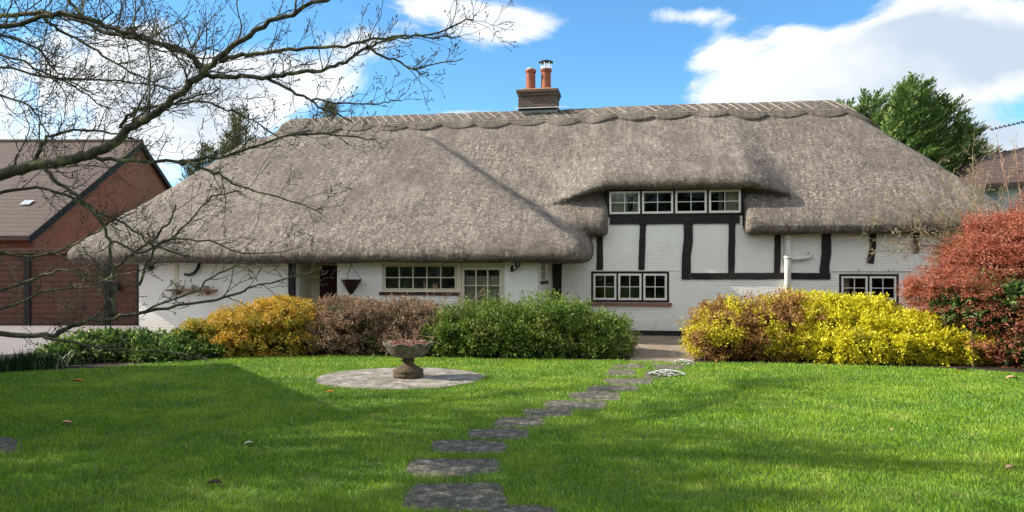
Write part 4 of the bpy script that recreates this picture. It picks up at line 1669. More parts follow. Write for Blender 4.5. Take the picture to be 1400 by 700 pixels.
cb = Vector((P(1245, 300, Yc).x, Yc, 0))
tops = []
for (u, v, r, dy) in ((1250, 122, 2.6, 0), (1198, 138, 2.3, 0.5), (1300, 146, 2.0, 0.3), (1165, 148, 1.9, 0.8), (1222, 142, 2.2, -0.6), (1275, 138, 2.2, 0.6), (1318, 182, 2.0, 0), (1134, 141, 0.5, 1.5), (1335, 218, 1.5, -0.4)):
    q = P(u, v, Yc)
    tops.append((q.x - cb.x, dy, q.z, r))
conifer('conifer_tree', cb, tops, L_conifer, 'dense green feathery conifer rising behind the right end of the thatched roof', n=4300, per=13, lean=(0.75, 0), sz=0.56, seed=2)
Y2 = 33.0
cb = Vector((P(312, 300, Y2).x, Y2, 0))
tops = []
for (u, v, r, dy) in ((326, 153, 0.9, 0), (312, 185, 1.3, 0.3), (285, 205, 1.2, 0), (262, 225, 1.0, 0.2), (345, 195, 1.0, 0.3), (358, 218, 1.0, 0)):
    q = P(u, v, Y2)
    tops.append((q.x - cb.x, dy, q.z, r))
conifer('conifer_tree', cb, tops, L_conifer2, 'sparse olive green pointed conifer behind the left slope of the thatch', n=3600, per=8, lean=(0.05, 0), sz=0.36, seed=5)
q = P(451, 152, 34)
conifer('conifer_tree', Vector((q.x, 34, 0)), [(0, 0, q.z + 0.2, 1.1)], L_conifer2, 'dark tip of a conifer just showing above the left part of the ridge', n=900, per=8, lean=(0.0, 0), sz=0.34, seed=6)


# ================================================================== neighbouring buildings
def neighbour():
    Yb = 25.7
    xe = -0.51 * 33.0          # the gable end wall
    root = empty('brick_house', (xe, Yb, 0))
    tag(root, 'red brick gabled house with brown tiled roof and timber garage doors at the left', 'house')

    def lx(u, Y=Yb):
        return P(u, 0, Y).x - xe

    def lz(v, Y=Yb):
        return P(0, v, Y).z
    za = lz(198, 33.0)
    hw = 7.3
    zl = za - 0.60 * hw
    X0 = -16.0
    f = MB()
    # end wall in the depth plane
    poly = [(0, 0), (2 * hw, 0), (2 * hw, zl), (hw, za - 0.1), (0, zl)]
    n = len(poly)
    vs = [(0, y, z) for y, z in poly] + [(-0.3, y, z) for y, z in poly]
    fs = [tuple(range(n)), tuple(range(2 * n - 1, n - 1, -1))] + [(i, i + n, (i + 1) % n + n, (i + 1) % n) for i in range(n)]
    f.add(vs, fs)
    f.build('gable_wall', MAT['redbrick'], root)
    MB().box(X0, -0.302, 0.0, 0.3, 0, zl).build('front_wall', MAT['redbrick'], root)
    f = MB()
    th = 0.16
    for sg in (-1, 1):
        ye = hw + sg * (hw + 0.45)
        ze = zl - 0.27
        vs = []
        for x in (0.16, X0):
            vs += [(x, hw, za - 0.02), (x, ye, ze), (x, ye, ze + th), (x, hw, za + th)]
        f.add(vs, [(0, 1, 2, 3), (4, 7, 6, 5), (0, 4, 5, 1), (1, 5, 6, 2), (2, 6, 7, 3), (3, 7, 4, 0)])
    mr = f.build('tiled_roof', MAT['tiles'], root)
    f = MB()
    x = 0.16
    while x > X0:
        f.tube([(x, hw, za + 0.13), (x - 0.44, hw, za + 0.14)], [0.13, 0.12], 10)
        x -= 0.45
    f.build('ridge_tiles', MAT['tiles'], mr)
    f = MB()
    for sg in (-1, 1):
        ye = hw + sg * (hw + 0.47)
        ze = zl - 0.28
        vs = []
        for x in (0.20, 0.165):
            vs += [(x, hw, za - 0.12), (x, ye, ze - 0.10), (x, ye, ze + 0.12), (x, hw, za + 0.10)]
        f.add(vs, [(0, 1, 2, 3), (4, 7, 6, 5), (0, 4, 5, 1), (1, 5, 6, 2), (2, 6, 7, 3), (3, 7, 4, 0)])
    f.build('barge_board', MAT['timber'], mr)
    y_ = 1.6
    fz = zl + 0.6 * y_ + 0.2
    xa_, xb_ = (P(27, 0, Yb + y_).x - xe), (P(40, 0, Yb + y_).x - xe)
    MB().add([(xa_, y_ - 0.03, fz), (xb_, y_ - 0.03, fz), (xb_, y_ + 0.3, fz + 0.2), (xa_, y_ + 0.3, fz + 0.2)], [(0, 1, 2, 3)]).build('roof_light', MAT['lead'], mr)
    # garage front: boarded doors and dark posts below a flat canopy
    yg = -1.6
    Yg = Yb + yg
    zt = lz(347, Yg)
    gx0, gx1 = lx(-260, Yg), lx(196, Yg)
    f = MB().box(gx0, gx1 + 0.4, yg - 0.12, -0.002, zt, zt + 0.16)
    f.build('garage_canopy', MAT['garagewood'], root, bevel=0.01)
    posts = [-150, -50, 38, 147, 192]
    for u in posts:
        f = MB().box(lx(u - 4, Yg), lx(u + 4, Yg), yg - 0.06, yg + 0.12, 0, zt)
        f.build('garage_post', MAT['timber'], root)
    for a, b in zip(posts[:-1], posts[1:]):
        f = MB()
        xa, xb = lx(a + 4, Yg) + 0.01, lx(b - 4, Yg) - 0.01
        nb = 13
        for i in range(nb):
            z0_ = 0.04 + (zt - 0.06) * i / nb
            f.box(xa, xb, yg + 0.005 * (i % 2), yg + 0.05, z0_, z0_ + (zt - 0.06) / nb - 0.014)
        f.box(xa, xb, yg + 0.052, yg + 0.09, 0.0, zt - 0.002)
        f.build('garage_door', MAT['garagewood'], root)
    f = MB().box(gx1 - 0.12, gx1 + 0.05, yg + 0.13, 0.0, 0, zt)
    f.build('garage_side', MAT['garagewood'], root)
    # lamp on the garage
    s_ = lx(163, Yg)
    f = MB().lathe(s_, yg - 0.13, [(0.05, lz(398, Yg)), (0.12, lz(394, Yg)), (0.10, lz(389, Yg)), (0.03, lz(386, Yg))], 12)
    f.build('garage_lamp', MAT['blackmetal'], root)


neighbour()

# far house at the right edge
Yr = 27.0
o = P(1400, 300, Yr)
fh = empty('tiled_house', (o.x, Yr, 0))
tag(fh, 'distant house with dark tiled roof and grey wall behind the maple at the right edge', 'house')
zt_, ze_ = P(0, 205, Yr).z, P(0, 240, Yr).z
xl_ = P(1352, 0, Yr).x - o.x
f = MB()
vs = [(xl_ - 0.4, -0.4, ze_ - 0.35), (6, -0.4, ze_ - 0.0), (6, 3, zt_ + 1.4), (xl_ + 1.6, 3, zt_ + 0.25), (xl_ - 0.4, 6, ze_ - 0.35), (6, 6, ze_)]
vs += [(x, y, z - 0.16) for x, y, z in vs]
f.add(vs, [(0, 1, 2, 3), (4, 3, 2, 5), (0, 3, 4), (6, 9, 8, 7), (10, 11, 8, 9), (6, 10, 9), (0, 6, 7, 1), (0, 4, 10, 6)])
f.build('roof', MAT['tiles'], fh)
MAT['greywall'] = simple('pale grey render', (0.42, 0.44, 0.46), 0.85, 0.1, 3, 0.003)
MB().box(xl_ + 0.35, 6, 0, 5.6, 0, ze_ - 0.36).build('wall', MAT['greywall'], fh)
w_ = MB().box(-0.15, 1.2, -0.04, -0.001, ze_ - 2.6, ze_ - 1.4).build('window', MAT['timber'], fh)
MB().box(-0.08, 1.13, -0.06, -0.041, ze_ - 2.53, ze_ - 1.47).build('pane', MAT['glass'], w_)

# overhead cable with small spikes at the right
f = MB()
pts = [P(1355 + i * 6, 177 - i * 1.4 - (0.0), 24) for i in range(14)]
f.tube(pts, 0.008, 5)
for p in pts[:-1]:
    f.tube([p + Vector((0, 0, -0.03)), p + Vector((0.0, 0, 0.05))], 0.02, 5)
    f.tube([p + Vector((0.06, 0, -0.03)), p + Vector((0.06, 0, 0.03))], 0.02, 5)
pole = P(1436, 158, 24)
o = f.build('overhead_cable', MAT['blackmetal'], loc=tuple(pts[0]))
tag(o, 'thin dark overhead cable with beads crossing the sky above the right conifer', 'cable')


# ================================================================== garden objects
# round stone paving
cx_, cy_ = G(548, 517).x, 12.05
f = MB()
poly = []
for i in range(72):
    a = 2 * math.pi * i / 72
    r = 1.0 + 0.012 * math.sin(5 * a + 1) + 0.008 * math.sin(11 * a)
    poly.append((cx_ + 1.37 * r * math.cos(a), cy_ + 1.22 * r * math.sin(a)))
f.slab(poly, -0.03, 0.022)
o = f.build('round_paving', MAT['slab'], loc=(cx_, cy_, 0), bevel=0.01)
tag(o, 'round pale weathered stone paving set in the lawn beneath the urn', 'paving slab')
uc = G(558, 517.5)
ub = Vector((uc.x, 12.05, 0.022))
urn = empty('stone_urn', ub)
tag(urn, 'mossy stone urn with scalloped bowl on a stepped pedestal on the round paving', 'urn')
f = MB()
f.lathe(0, 0, [(0.245, 0.0), (0.25, 0.06), (0.235, 0.075), (0.25, 0.09), (0.245, 0.125), (0.20, 0.14), (0.19, 0.165), (0.13, 0.19), (0.09, 0.22), (0.082, 0.25), (0.11, 0.262), (0.112, 0.278), (0.085, 0.29), (0.12, 0.325)], 40)
f.build('pedestal', MAT['pedestal'], urn, smooth=True)


def wob(r, z, a):
    k = max(0, (z - 0.40)) / 0.16
    s = abs(math.sin(a * 4.5))
    return r * (1 + 0.06 * k * s), z + (0.045 * k * (s - 0.5) if z > 0.40 else 0)


f = MB()
f.lathe(0, 0, [(0.10, 0.315), (0.20, 0.335), (0.29, 0.38), (0.335, 0.44), (0.365, 0.51), (0.395, 0.545), (0.40, 0.56), (0.37, 0.558), (0.32, 0.50), (0.2, 0.48)], 72, wob)
f.build('bowl', MAT['urn'], urn, smooth=True)
MB().lathe(0, 0, [(0.31, 0.50), (0.2, 0.525), (0.01, 0.53)], 24).build('soil', MAT['soil'], urn, smooth=True)


def grow(mb, p, d, L, r, depth, gen, sides=4, wig=0.25, up=0.12, seglen=0.06, childrate=6.0, spread=0.9, minr=0.0015, buds=0.0, cfrac=0.55):
    """one wandering twig with its side twigs"""
    n = max(3, int(L / seglen))
    pts = [p.copy()]
    dirs = [d.copy()]
    q = p.copy()
    dd = d.normalized()
    for i in range(n):
        dd = (dd + Vector((random.gauss(0, 1), random.gauss(0, 1), random.gauss(0, 1))) * wig * 0.35 + Vector((0, 0, up * 0.25))).normalized()
        q = q + dd * (L / n)
        pts.append(q.copy())
        dirs.append(dd.copy())
    rad = [max(minr, r * (1 - 0.72 * i / n)) for i in range(n + 1)]
    mb.tube(pts, rad, sides, caps=False)
    if buds and r < 0.006:
        e = pts[-1]
        mb.tube([e, e + dirs[-1] * buds * 0.5, e + dirs[-1] * buds], [rad[-1], rad[-1] + buds * 0.16, 0.0008], 4)
    if depth <= 0:
        return
    m = int(L * childrate * random.uniform(0.7, 1.2)) + 1
    for k in range(m):
        f_ = random.uniform(0.18, 1.0)
        i = min(n - 1, int(f_ * n))
        base = pts[i].lerp(pts[i + 1], f_ * n - i if f_ * n - i <= 1 else 0)
        t = dirs[i]
        pr = t.cross(Vector((random.gauss(0, 1), random.gauss(0, 1), random.gauss(0, 1)))).normalized()
        nd = (t * 0.75 + pr * spread * random.uniform(0.5, 1.1) + Vector((0, 0, up))).normalized()
        grow(mb, base, nd, L * cfrac * random.uniform(0.5, 1.1) * (1 - 0.45 * f_), max(minr, rad[i] * 0.62), depth - 1, gen + 1, sides, wig, up, seglen, childrate * 1.25, spread, minr, buds, cfrac)


f = MB()
random.seed(21)
for i in range(15):
    a = random.uniform(0, 6.28)
    r_ = random.uniform(0.02, 0.22)
    grow(f, Vector((r_ * math.cos(a), r_ * math.sin(a), 0.52)), Vector((0.6 * math.cos(a) + 0.25, 0.6 * math.sin(a), 0.9)).normalized(), random.uniform(0.12, 0.38), 0.006, 1, 0, 4, 0.8, 0.1, 0.05, 9, minr=0.0025)
for i in range(3):
    grow(f, Vector((0.05, 0, 0.5)), Vector((0.3 + 0.2 * i, 0, 1)), 0.55, 0.008, 1, 0, 4, 0.5, 0.1, 0.06, 5, minr=0.003)
o = f.build('dead_plant', MAT['redtwig'], loc=None)
o.location = ub
tag(o, 'tangle of dry reddish stems growing in the bowl of the stone urn', 'plant')
# leafy litter in the bowl
n = 500
a = rng.uniform(0, 6.28, n)
r_ = np.sqrt(rng.uniform(0, 1, n)) * 0.36
p = np.stack([r_ * np.cos(a), r_ * np.sin(a), 0.53 + rng.uniform(0, 0.05, n)], 1)
d = unit(rng.normal(size=p.shape) * [1, 1, 0.5])
V, Fq = leaf_quads(p, d, unit(np.cross(d, rng.normal(size=p.shape))), np.full(n, 0.05), np.full(n, 0.025))
L_dry = leafmat('dry leaves', [(0, (0.16, 0.06, 0.04)), (1, (0.48, 0.26, 0.18))], 0.2)
npmesh('foliage', V, Fq, L_dry, o, rnd=rng.uniform(0, 1, len(Fq)))

# tall dry twigs standing between the brown and green shrubs
f = MB()
random.seed(5)
bp = P(600, 480, 15.4)
for i in range(9):
    tx = P(590 + 7 * i + random.uniform(-10, 10), 375 + random.uniform(0, 35), 15.4)
    st = Vector((bp.x + random.uniform(-.15, .15), bp.y, 0.0))
    dv = tx - st
    grow(f, st, dv.normalized(), dv.length, 0.012, 1, 0, 4, 0.3, 0.03, 0.12, 3.0, minr=0.003, cfrac=0.3)
o = f.build('bare_shrub', MAT['redtwig'], loc=(bp.x, bp.y, 0))
tag(o, 'bare pinkish brown twigs standing up between the brown and the green shrub', 'shrub')

# stepping stones
steps = [(548, 700, 663, 698, 'large mottled stepping stone nearest the camera that is wholly in view'), (553, 684, 629, 650, 'broad mottled stepping stone second from the camera'),
         (590, 690, 603.5, 620, 'dark stepping stone third from the camera where the path starts to bend'), (640, 722, 587.5, 600, 'stepping stone fourth from the camera'),
         (675, 746, 572, 584.5, 'darkest stepping stone, fifth from the camera'), (712, 782, 560.5, 570.5, 'stepping stone sixth from the camera'),
         (745, 828, 549, 560, 'grey stepping stone in mid path, seventh from the camera'), (777, 852, 537, 547, 'stepping stone eighth from the camera'), (802, 873, 528, 535.5, 'pale narrow stepping stone ninth from the camera'),
         (827, 893, 518, 526, 'stepping stone left of the white flower cushion and nearer the camera'), (829, 868, 505.5, 514, 'small squarish stepping stone left of the white flowers near the brick path'),
         (880, 925, 507, 517, 'stepping stone partly under the white flower cushion'), (836, 880, 499.5, 503.5, 'left one of the two farthest stepping stones by the brick path'),
         (890, 938, 500, 505, 'right one of the two farthest stepping stones by the brick path'), (672, 760, 692, 716, 'stepping stone cut by the bottom edge of the photo'),
         (-60, 25, 598, 621, 'dark stepping stone alone in the shade at the left edge of the lawn')]
stone_polys = []
random.seed(3)
for (u0, u1, v0, v1, lab) in steps:
    pts = []
    m = 28
    j = [random.uniform(-.05, .05) for _ in range(8)]
    e = random.uniform(0.38, 0.62)
    vm_ = (v0 + v1) / 2
    v0, v1 = vm_ - (vm_ - v0) * (1.2 if v1 - v0 < 22 else 1.06), vm_ + (v1 - vm_) * (1.2 if v1 - v0 < 22 else 1.06)
    for i in range(m):
        a = 2 * math.pi * i / m
        c, s = math.cos(a), math.sin(a)
        qx = math.copysign(abs(c) ** e, c)
        qy = math.copysign(abs(s) ** e, s)
        w = 1 + 0.06 * math.sin(2 * a + j[0] * 60) + 0.05 * math.sin(3 * a + j[2] * 60) + 0.035 * math.sin(5 * a + j[1] * 60) + 0.02 * math.sin(9 * a + j[3] * 60)
        uu = (u0 + u1) / 2 + (u1 - u0) / 2 * qx * w * 0.98
        vv = (v0 + v1) / 2 + (v1 - v0) / 2 * qy * w * 0.98
        g = G(uu, vv)
        pts.append((g.x, g.y))
    stone_polys.append(np.array(pts))
    c = np.mean(pts, 0)
    f = MB().slab(pts[::-1], -0.03, 0.005 + random.uniform(0, 0.004))
    o = f.build('stepping_stone', MAT['step'], loc=(c[0], c[1], 0), bevel=0.008)
    tag(o, lab, 'stepping stone', 'stepping stones across the lawn')


def fallen(u, v, L_, mat, lab, rot):
    g = G(u, v)
    n = 7
    vs = []
    for i in range(n + 1):
        t = i / n
        w = 0.28 * L_ * math.sin(math.pi * min(1, t * 0.95 + 0.03)) ** 0.7
        z = 0.034 + 0.008 * math.sin(t * 3)
        vs += [(t * L_ - L_ / 2, -w, z + w * 0.5), (t * L_ - L_ / 2, 0, z), (t * L_ - L_ / 2, w, z + w * 0.6)]
    fs = []
    for i in range(n):
        a = 3 * i
        fs += [(a, a + 3, a + 4, a + 1), (a + 1, a + 4, a + 5, a + 2)]
    o = MB().add(vs, fs).build('fallen_leaf', mat, smooth=True)
    o.location = (g.x, g.y, 0)
    o.rotation_euler = (0, 0, rot)
    tag(o, lab, 'fallen leaf', 'fallen leaves on the lawn')


fallen(106, 524, 0.17, MAT['deadleaf_orange'], 'bright orange fallen leaf on the shaded lawn near the left bed', 0.2)
fallen(90, 583, 0.13, MAT['deadleaf_tan'], 'tan fallen leaf on the shaded lawn below the bright orange one', 0.3)
fallen(451, 540, 0.13, MAT['deadleaf_orange'], 'orange fallen leaf just left of the round paving', 0.1)
fallen(340, 611, 0.085, MAT['deadleaf_pale'], 'pale grey fallen leaf at the border of the big shadow', 0.4)
fallen(293, 667, 0.13, MAT['deadleaf_dark'], 'dark maroon fallen leaf lying low in the front left lawn', 0.0)
fallen(1382, 645, 0.10, MAT['deadleaf_tan'], 'tan fallen leaf at the right edge of the lawn', 0.1)
fallen(1220, 592, 0.06, MAT['deadleaf_tan'], 'small tan fallen leaf in the right half of the lawn', 0.6)
fallen(1384, 520, 0.20, MAT['deadleaf_tan'], 'pale yellowish fallen leaf near the foot of the maple', 0.0)
fallen(1315, 508, 0.22, MAT['deadleaf_dark'], 'dark brown fallen leaf at the bed edge below the yellow shrub', 0.3)


# ================================================================== bare trees
def limb(mb, pts, r0, r1, sides=8, kids=True, rate=3.2, L=0.7, depth=2, up=0.25, start=0.0, spread=0.9, cr=5.0, minr=0.0021, buds=0.022, wig=0.55):
    # smooth polyline
    P_ = [Vector(p) for p in pts]
    out = []
    for i in range(len(P_) - 1):
        p0 = P_[max(0, i - 1)]
        p1, p2 = P_[i], P_[i + 1]
        p3 = P_[min(len(P_) - 1, i + 2)]
        for k in range(4):
            t = k / 4
            out.append(0.5 * ((2 * p1) + (p2 - p0) * t + (2 * p0 - 5 * p1 + 4 * p2 - p3) * t * t + (3 * p1 - p0 - 3 * p2 + p3) * t ** 3))
    out.append(P_[-1])
    n = len(out)
    for i in range(1, n - 1):
        out[i] = out[i] + Vector((random.gauss(0, 1), random.gauss(0, 1), random.gauss(0, 1))) * 0.010
    rad = [r0 + (r1 - r0) * (i / (n - 1)) ** 0.9 for i in range(n)]
    mb.tube(out, rad, sides)
    if not kids:
        return
    tot = sum((out[i + 1] - out[i]).length for i in range(n - 1))
    m = int(tot * rate)
    for k in range(m):
        i = min(n - 2, int(random.uniform(start, 1.0) * (n - 1)))
        t = (out[i + 1] - out[i]).normalized()
        pr = t.cross(Vector((random.gauss(0, 1), random.gauss(0, 1), random.gauss(0, 1)))).normalized()
        nd = (t * 0.8 + pr * spread * random.uniform(0.5, 1.1) + Vector((0, 0, up))).normalized()
        ll = L * random.uniform(0.35, 1.15)
        grow(mb, out[i].lerp(out[i + 1], random.random()), nd, ll, max(0.0032, min(rad[i] * 0.5, 0.009 * (ll / 0.7))), depth, 1, 4, wig, up * 0.6, 0.055, cr, 0.85, minr, buds)


def magnolia():
    random.seed(11)
    tx, ty = -6.1, 7.6
    root = empty('bare_tree', (tx, ty, 0))
    tag(root, 'bare leafless tree with lichened branches reaching in from the left side', 'tree')
    br = MB()
    D = 7.4

    def pl(seq, y0, y1):
        n = len(seq)
        return [P(u, v, y0 + (y1 - y0) * i / (n - 1)) for i, (u, v) in enumerate(seq)]
    px = D / F
    # (points, y start, y end, radius px start, end)
    limbs = [
        ([(-125, 262), (-60, 250), (0, 240), (40, 228), (80, 222), (120, 212), (150, 200), (175, 178), (205, 160), (235, 135), (262, 112), (290, 88), (318, 62), (360, 36), (400, 18), (455, -5)], 7.6, 6.8, 12, 3.0, 2.6, 0.7),
        ([(278, 104), (300, 104), (330, 105), (370, 106), (400, 100), (440, 95), (470, 85), (495, 70), (510, 60), (545, 52), (590, 47), (630, 32), (652, 20)], 7.1, 6.6, 4.6, 1.0, 5.5, 0.42),
        ([(300, 82), (330, 75), (370, 72), (420, 66), (470, 62), (520, 52), (560, 48), (600, 52), (630, 50)], 7.0, 6.9, 4.2, 1.0, 5.5, 0.42),
        ([(500, 64), (540, 82), (562, 95), (586, 104)], 6.8, 6.7, 2.2, 1.0, 6, 0.3),
        ([(560, 92), (590, 88), (633, 80)], 6.75, 6.6, 1.6, 0.8, 7, 0.2),
        ([(365, 107), (400, 125), (430, 140), (465, 158), (482, 166)], 7.0, 6.8, 3.0, 1.0, 6, 0.35),
        ([(425, 137), (470, 142), (500, 142), (530, 140), (549, 138)], 6.9, 6.8, 1.8, 0.8, 7, 0.25),
        ([(275, 100), (265, 80), (240, 65), (205, 55), (180, 45), (150, 38), (120, 25), (100, 8), (88, -15)], 7.1, 6.9, 5.0, 2.4, 5, 0.6),
        ([(-120, 60), (-40, 45), (0, 38), (40, 30), (80, 18), (130, 30), (180, 48), (215, 60), (240, 70)], 7.6, 7.0, 6, 2.0, 6, 0.6),
        ([(-110, 30), (0, 22), (60, 17), (110, 28), (150, 45), (200, 55), (240, 66), (270, 82), (278, 98)], 8.2, 7.4, 5, 3.0, 6, 0.6),
        ([(60, 25), (90, 45), (120, 62), (150, 80), (190, 105), (240, 125)], 7.4, 7.8, 3.0, 1.2, 6, 0.55),
        ([(-100, 45), (0, 50), (50, 65), (75, 95), (95, 110), (130, 130)], 8.2, 8.0, 3.0, 1.2, 6, 0.6),
        ([(-100, 70), (0, 75), (60, 100), (110, 125), (150, 150)], 8.5, 8.2, 3.0, 1.2, 7, 0.6),
        ([(-100, 95), (0, 92), (60, 105), (120, 108), (200, 115), (240, 122)], 8.4, 8.2, 3.0, 1.0, 7, 0.6),
        ([(-80, 120), (0, 130), (40, 145), (60, 175), (80, 195)], 8.0, 8.2, 2.6, 1.0, 7, 0.6),
        ([(165, 175), (172, 160), (190, 147), (235, 142), (270, 132), (300, 120)], 7.3, 7.2, 3.4, 1.2, 6, 0.5),
        ([(235, 142), (280, 140), (310, 150), (345, 165), (385, 190)], 7.3, 7.1, 2.2, 1.0, 6, 0.5),
        ([(50, 226), (58, 196), (75, 185), (100, 178), (150, 182), (185, 190)], 7.5, 7.3, 3.8, 1.2, 5, 0.5),
        ([(95, 219), (140, 216), (180, 220), (240, 222), (270, 228), (300, 240), (330, 255), (380, 270), (440, 292)], 7.4, 7.0, 4.0, 1.0, 5, 0.5),
        ([(240, 222), (300, 215), (345, 202), (400, 186), (460, 184), (515, 190)], 7.3, 6.9, 3.0, 1.0, 5, 0.4),
        ([(60, 228), (80, 250), (108, 268), (135, 300), (150, 330), (155, 380), (153, 430)], 7.4, 7.3, 4.2, 2.0, 4.5, 0.5),
        ([(-120, 300), (-40, 280), (20, 258), (80, 262), (120, 285), (170, 305), (210, 335), (260, 350)], 7.8, 7.3, 4.2, 1.2, 5.5, 0.55),
        ([(-120, 452), (-60, 455), (0, 455), (60, 460), (90, 452), (115, 440), (155, 435), (200, 426), (260, 415), (320, 402), (345, 394), (400, 378), (440, 368)], 7.3, 6.7, 6.5, 0.8, 4.0, 0.5),
        ([(60, 461), (105, 470), (150, 478), (220, 480), (270, 486)], 7.1, 6.9, 3.2, 0.8, 4.5, 0.4),
        ([(155, 433), (154, 380), (170, 355), (190, 340), (230, 305), (240, 280)], 7.1, 7.0, 3.6, 1.4, 5, 0.5),
        ([(190, 390), (205, 350), (225, 330), (270, 328), (330, 345), (400, 340)], 7.0, 6.8, 2.8, 0.8, 5, 0.45),
        ([(-60, 380), (0, 395), (50, 380), (90, 370), (130, 380), (150, 390)], 6.9, 7.0, 3.2, 1.2, 5, 0.5),
        ([(-60, 335), (0, 345), (60, 350), (110, 330), (140, 310), (185, 290)], 7.0, 7.2, 3.2, 1.0, 5, 0.5),
        ([(-60, 430), (10, 420), (60, 400), (120, 390), (180, 372), (240, 352)], 6.8, 6.9, 2.8, 0.8, 5, 0.45),
        ([(200, 425), (260, 400), (300, 372), (340, 360), (385, 350)], 6.9, 6.8, 2.2, 0.8, 5, 0.4),
        ([(150, 330), (200, 345), (260, 300), (290, 270), (330, 262)], 7.2, 7.2, 2.2, 0.8, 5, 0.4),
    ]
    for (seq, y0, y1, ra, rb, rate, L) in limbs:
        low = seq[len(seq) // 2][1] > 250
        limb(br, pl(seq, y0, y1), ra * px * (0.76 if not low else 0.7), rb * px * 0.8, 7, True, rate * (2.5 if not low else 2.7), L * (1.12 if not low else 0.85), 2, 0.15 if low else 0.32, 0.05, cr=6.0 if not low else 4.0, buds=0.024)
    br.v = [(x - tx, y - ty, z) for x, y, z in br.v]
    br.build('branches', MAT['bark'], root, smooth=True)
    tk = MB()
    top = P(-110, 262, 7.6) - Vector((tx, ty, 0))
    tk.tube([(0.02, 0.0, -0.05), (0, 0, 0.25), (-0.05, 0.02, 0.8), (-0.02, 0, 1.6), (top.x * 0.4, top.y * 0.4, top.z - 0.25), (top.x, top.y, top.z), ], [0.26, 0.19, 0.165, 0.15, 0.13, 0.10], 12)
    for (u, v, y) in ((-120, 60, 7.6), (-110, 30, 8.2), (-100, 45, 8.2), (-100, 70, 8.5), (-100, 95, 8.4), (-80, 120, 8.0), (-120, 300, 7.8), (-120, 452, 7.3), (-60, 380, 6.9), (-60, 335, 7.0), (-60, 430, 6.8)):
        e = P(u, v, y) - Vector((tx, ty, 0))
        zb_ = 1.7 if v < 250 else max(0.35, e.z - 0.7)
        zb_ = min(zb_, e.z - 0.1) if e.z < 1.9 else zb_
        tk.tube([(0, 0, zb_), (e.x * 0.45 - 0.05, e.y * 0.45, zb_ + (e.z - zb_) * 0.6), (e.x, e.y, e.z)], [0.085, 0.06, 0.036], 8)
    tk.build('trunk', MAT['bark'], root, smooth=True)


magnolia()

# pale twiggy shrub in front of the right eave
random.seed(31)
f = MB()
bp = Vector((P(1330, 400, 15.9).x, 15.9, 0))
for (u, v) in ((1195, 300), (1185, 325), (1225, 255), (1250, 285), (1215, 345), (1240, 310), (1275, 232), (1300, 245), (1330, 222), (1345, 250), (1362, 205), (1210, 275), (1270, 270), (1232, 335), (1310, 265), (1380, 230), (1290, 300), (1195, 345), (1330, 200)):
    e = P(u, v, 15.9 + random.uniform(-0.6, 0.6))
    k0 = P(1335 + random.uniform(-20, 25), 345, 15.9)
    limb(f, [bp + Vector((random.uniform(-.1, .1), 0, 0)), bp.lerp(k0, 0.6), k0, k0.lerp(e, 0.5) + Vector((0, 0, random.uniform(-.1, .15))), e], 0.022, 0.005, 5, True, 4.5, 0.42, 1, 0.1, 0.5, cr=7.0, minr=0.0035, buds=0.04, wig=0.8)
o = f.build('bare_shrub', MAT['paletwig'], loc=tuple(bp))
tag(o, 'tall bare shrub with pale yellowish twigs in front of the right end of the thatch', 'shrub')
f = MB()
bp = Vector((P(1395, 400, 17).x, 17, 0))
for (u, v) in ((1362, 185), (1385, 190), (1400, 215), (1372, 240), (1420, 170)):
    e = P(u, v, 17)
    limb(f, [bp, bp.lerp(e, 0.5) + Vector((0.2, 0, 0)), e], 0.02, 0.005, 5, True, 3.0, 0.5, 1, 0.3, 0.4, cr=5, minr=0.003, buds=0.03)
o = f.build('bare_shrub', MAT['redtwig'], loc=tuple(bp))
tag(o, 'bare reddish twigs rising against the sky above the maple at the right edge', 'shrub')


# ================================================================== things outside the frame that shade the lawn or show in the panes
def shed():
    # hipped outbuilding left of the camera: its eaves throw the big wedge of shade
    h = 4.4
    k = h / math.tan(R(SUN_EL))
    sh = Vector((SUN_H.x, SUN_H.y, 0)) * k
    A = Vector((-1.75, 8.7, 0)) + sh
    e1 = Vector((-0.567, 0.824, 0))
    e2 = Vector((-0.824, -0.567, 0))
    root = empty('outbuilding', (A.x, A.y, 0))
    tag(root, 'brick outbuilding with low tiled roof standing beyond the left edge of the lawn', 'outbuilding')
    L1, L2 = 6.3, 4.0
    in_ = 0.3
    c = [e1 * in_ + e2 * in_, e1 * (L1 - in_) + e2 * in_, e1 * (L1 - in_) + e2 * (L2 - in_), e1 * in_ + e2 * (L2 - in_)]
    MB().slab([(p.x, p.y) for p in c][::-1], 0, h - 0.12).build('wall', MAT['redbrick'], root)
    c = [Vector((0, 0, 0)), e1 * L1, e1 * L1 + e2 * L2, e2 * L2]
    r1 = e1 * (L2 / 2) + e2 * (L2 / 2)
    r2 = e1 * (L1 - L2 / 2) + e2 * (L2 / 2)
    vs = [(p.x, p.y, h - 0.12) for p in c] + [(p.x, p.y, h) for p in c] + [(r1.x, r1.y, h + 0.8), (r2.x, r2.y, h + 0.8)]
    MB().add(vs, [(0, 1, 2, 3), (0, 4, 5, 1), (1, 5, 6, 2), (2, 6, 7, 3), (3, 7, 4, 0), (4, 8, 9, 5), (5, 9, 6), (6, 9, 8, 7), (7, 8, 4)]).build('roof', MAT['tiles'], root)


shed()


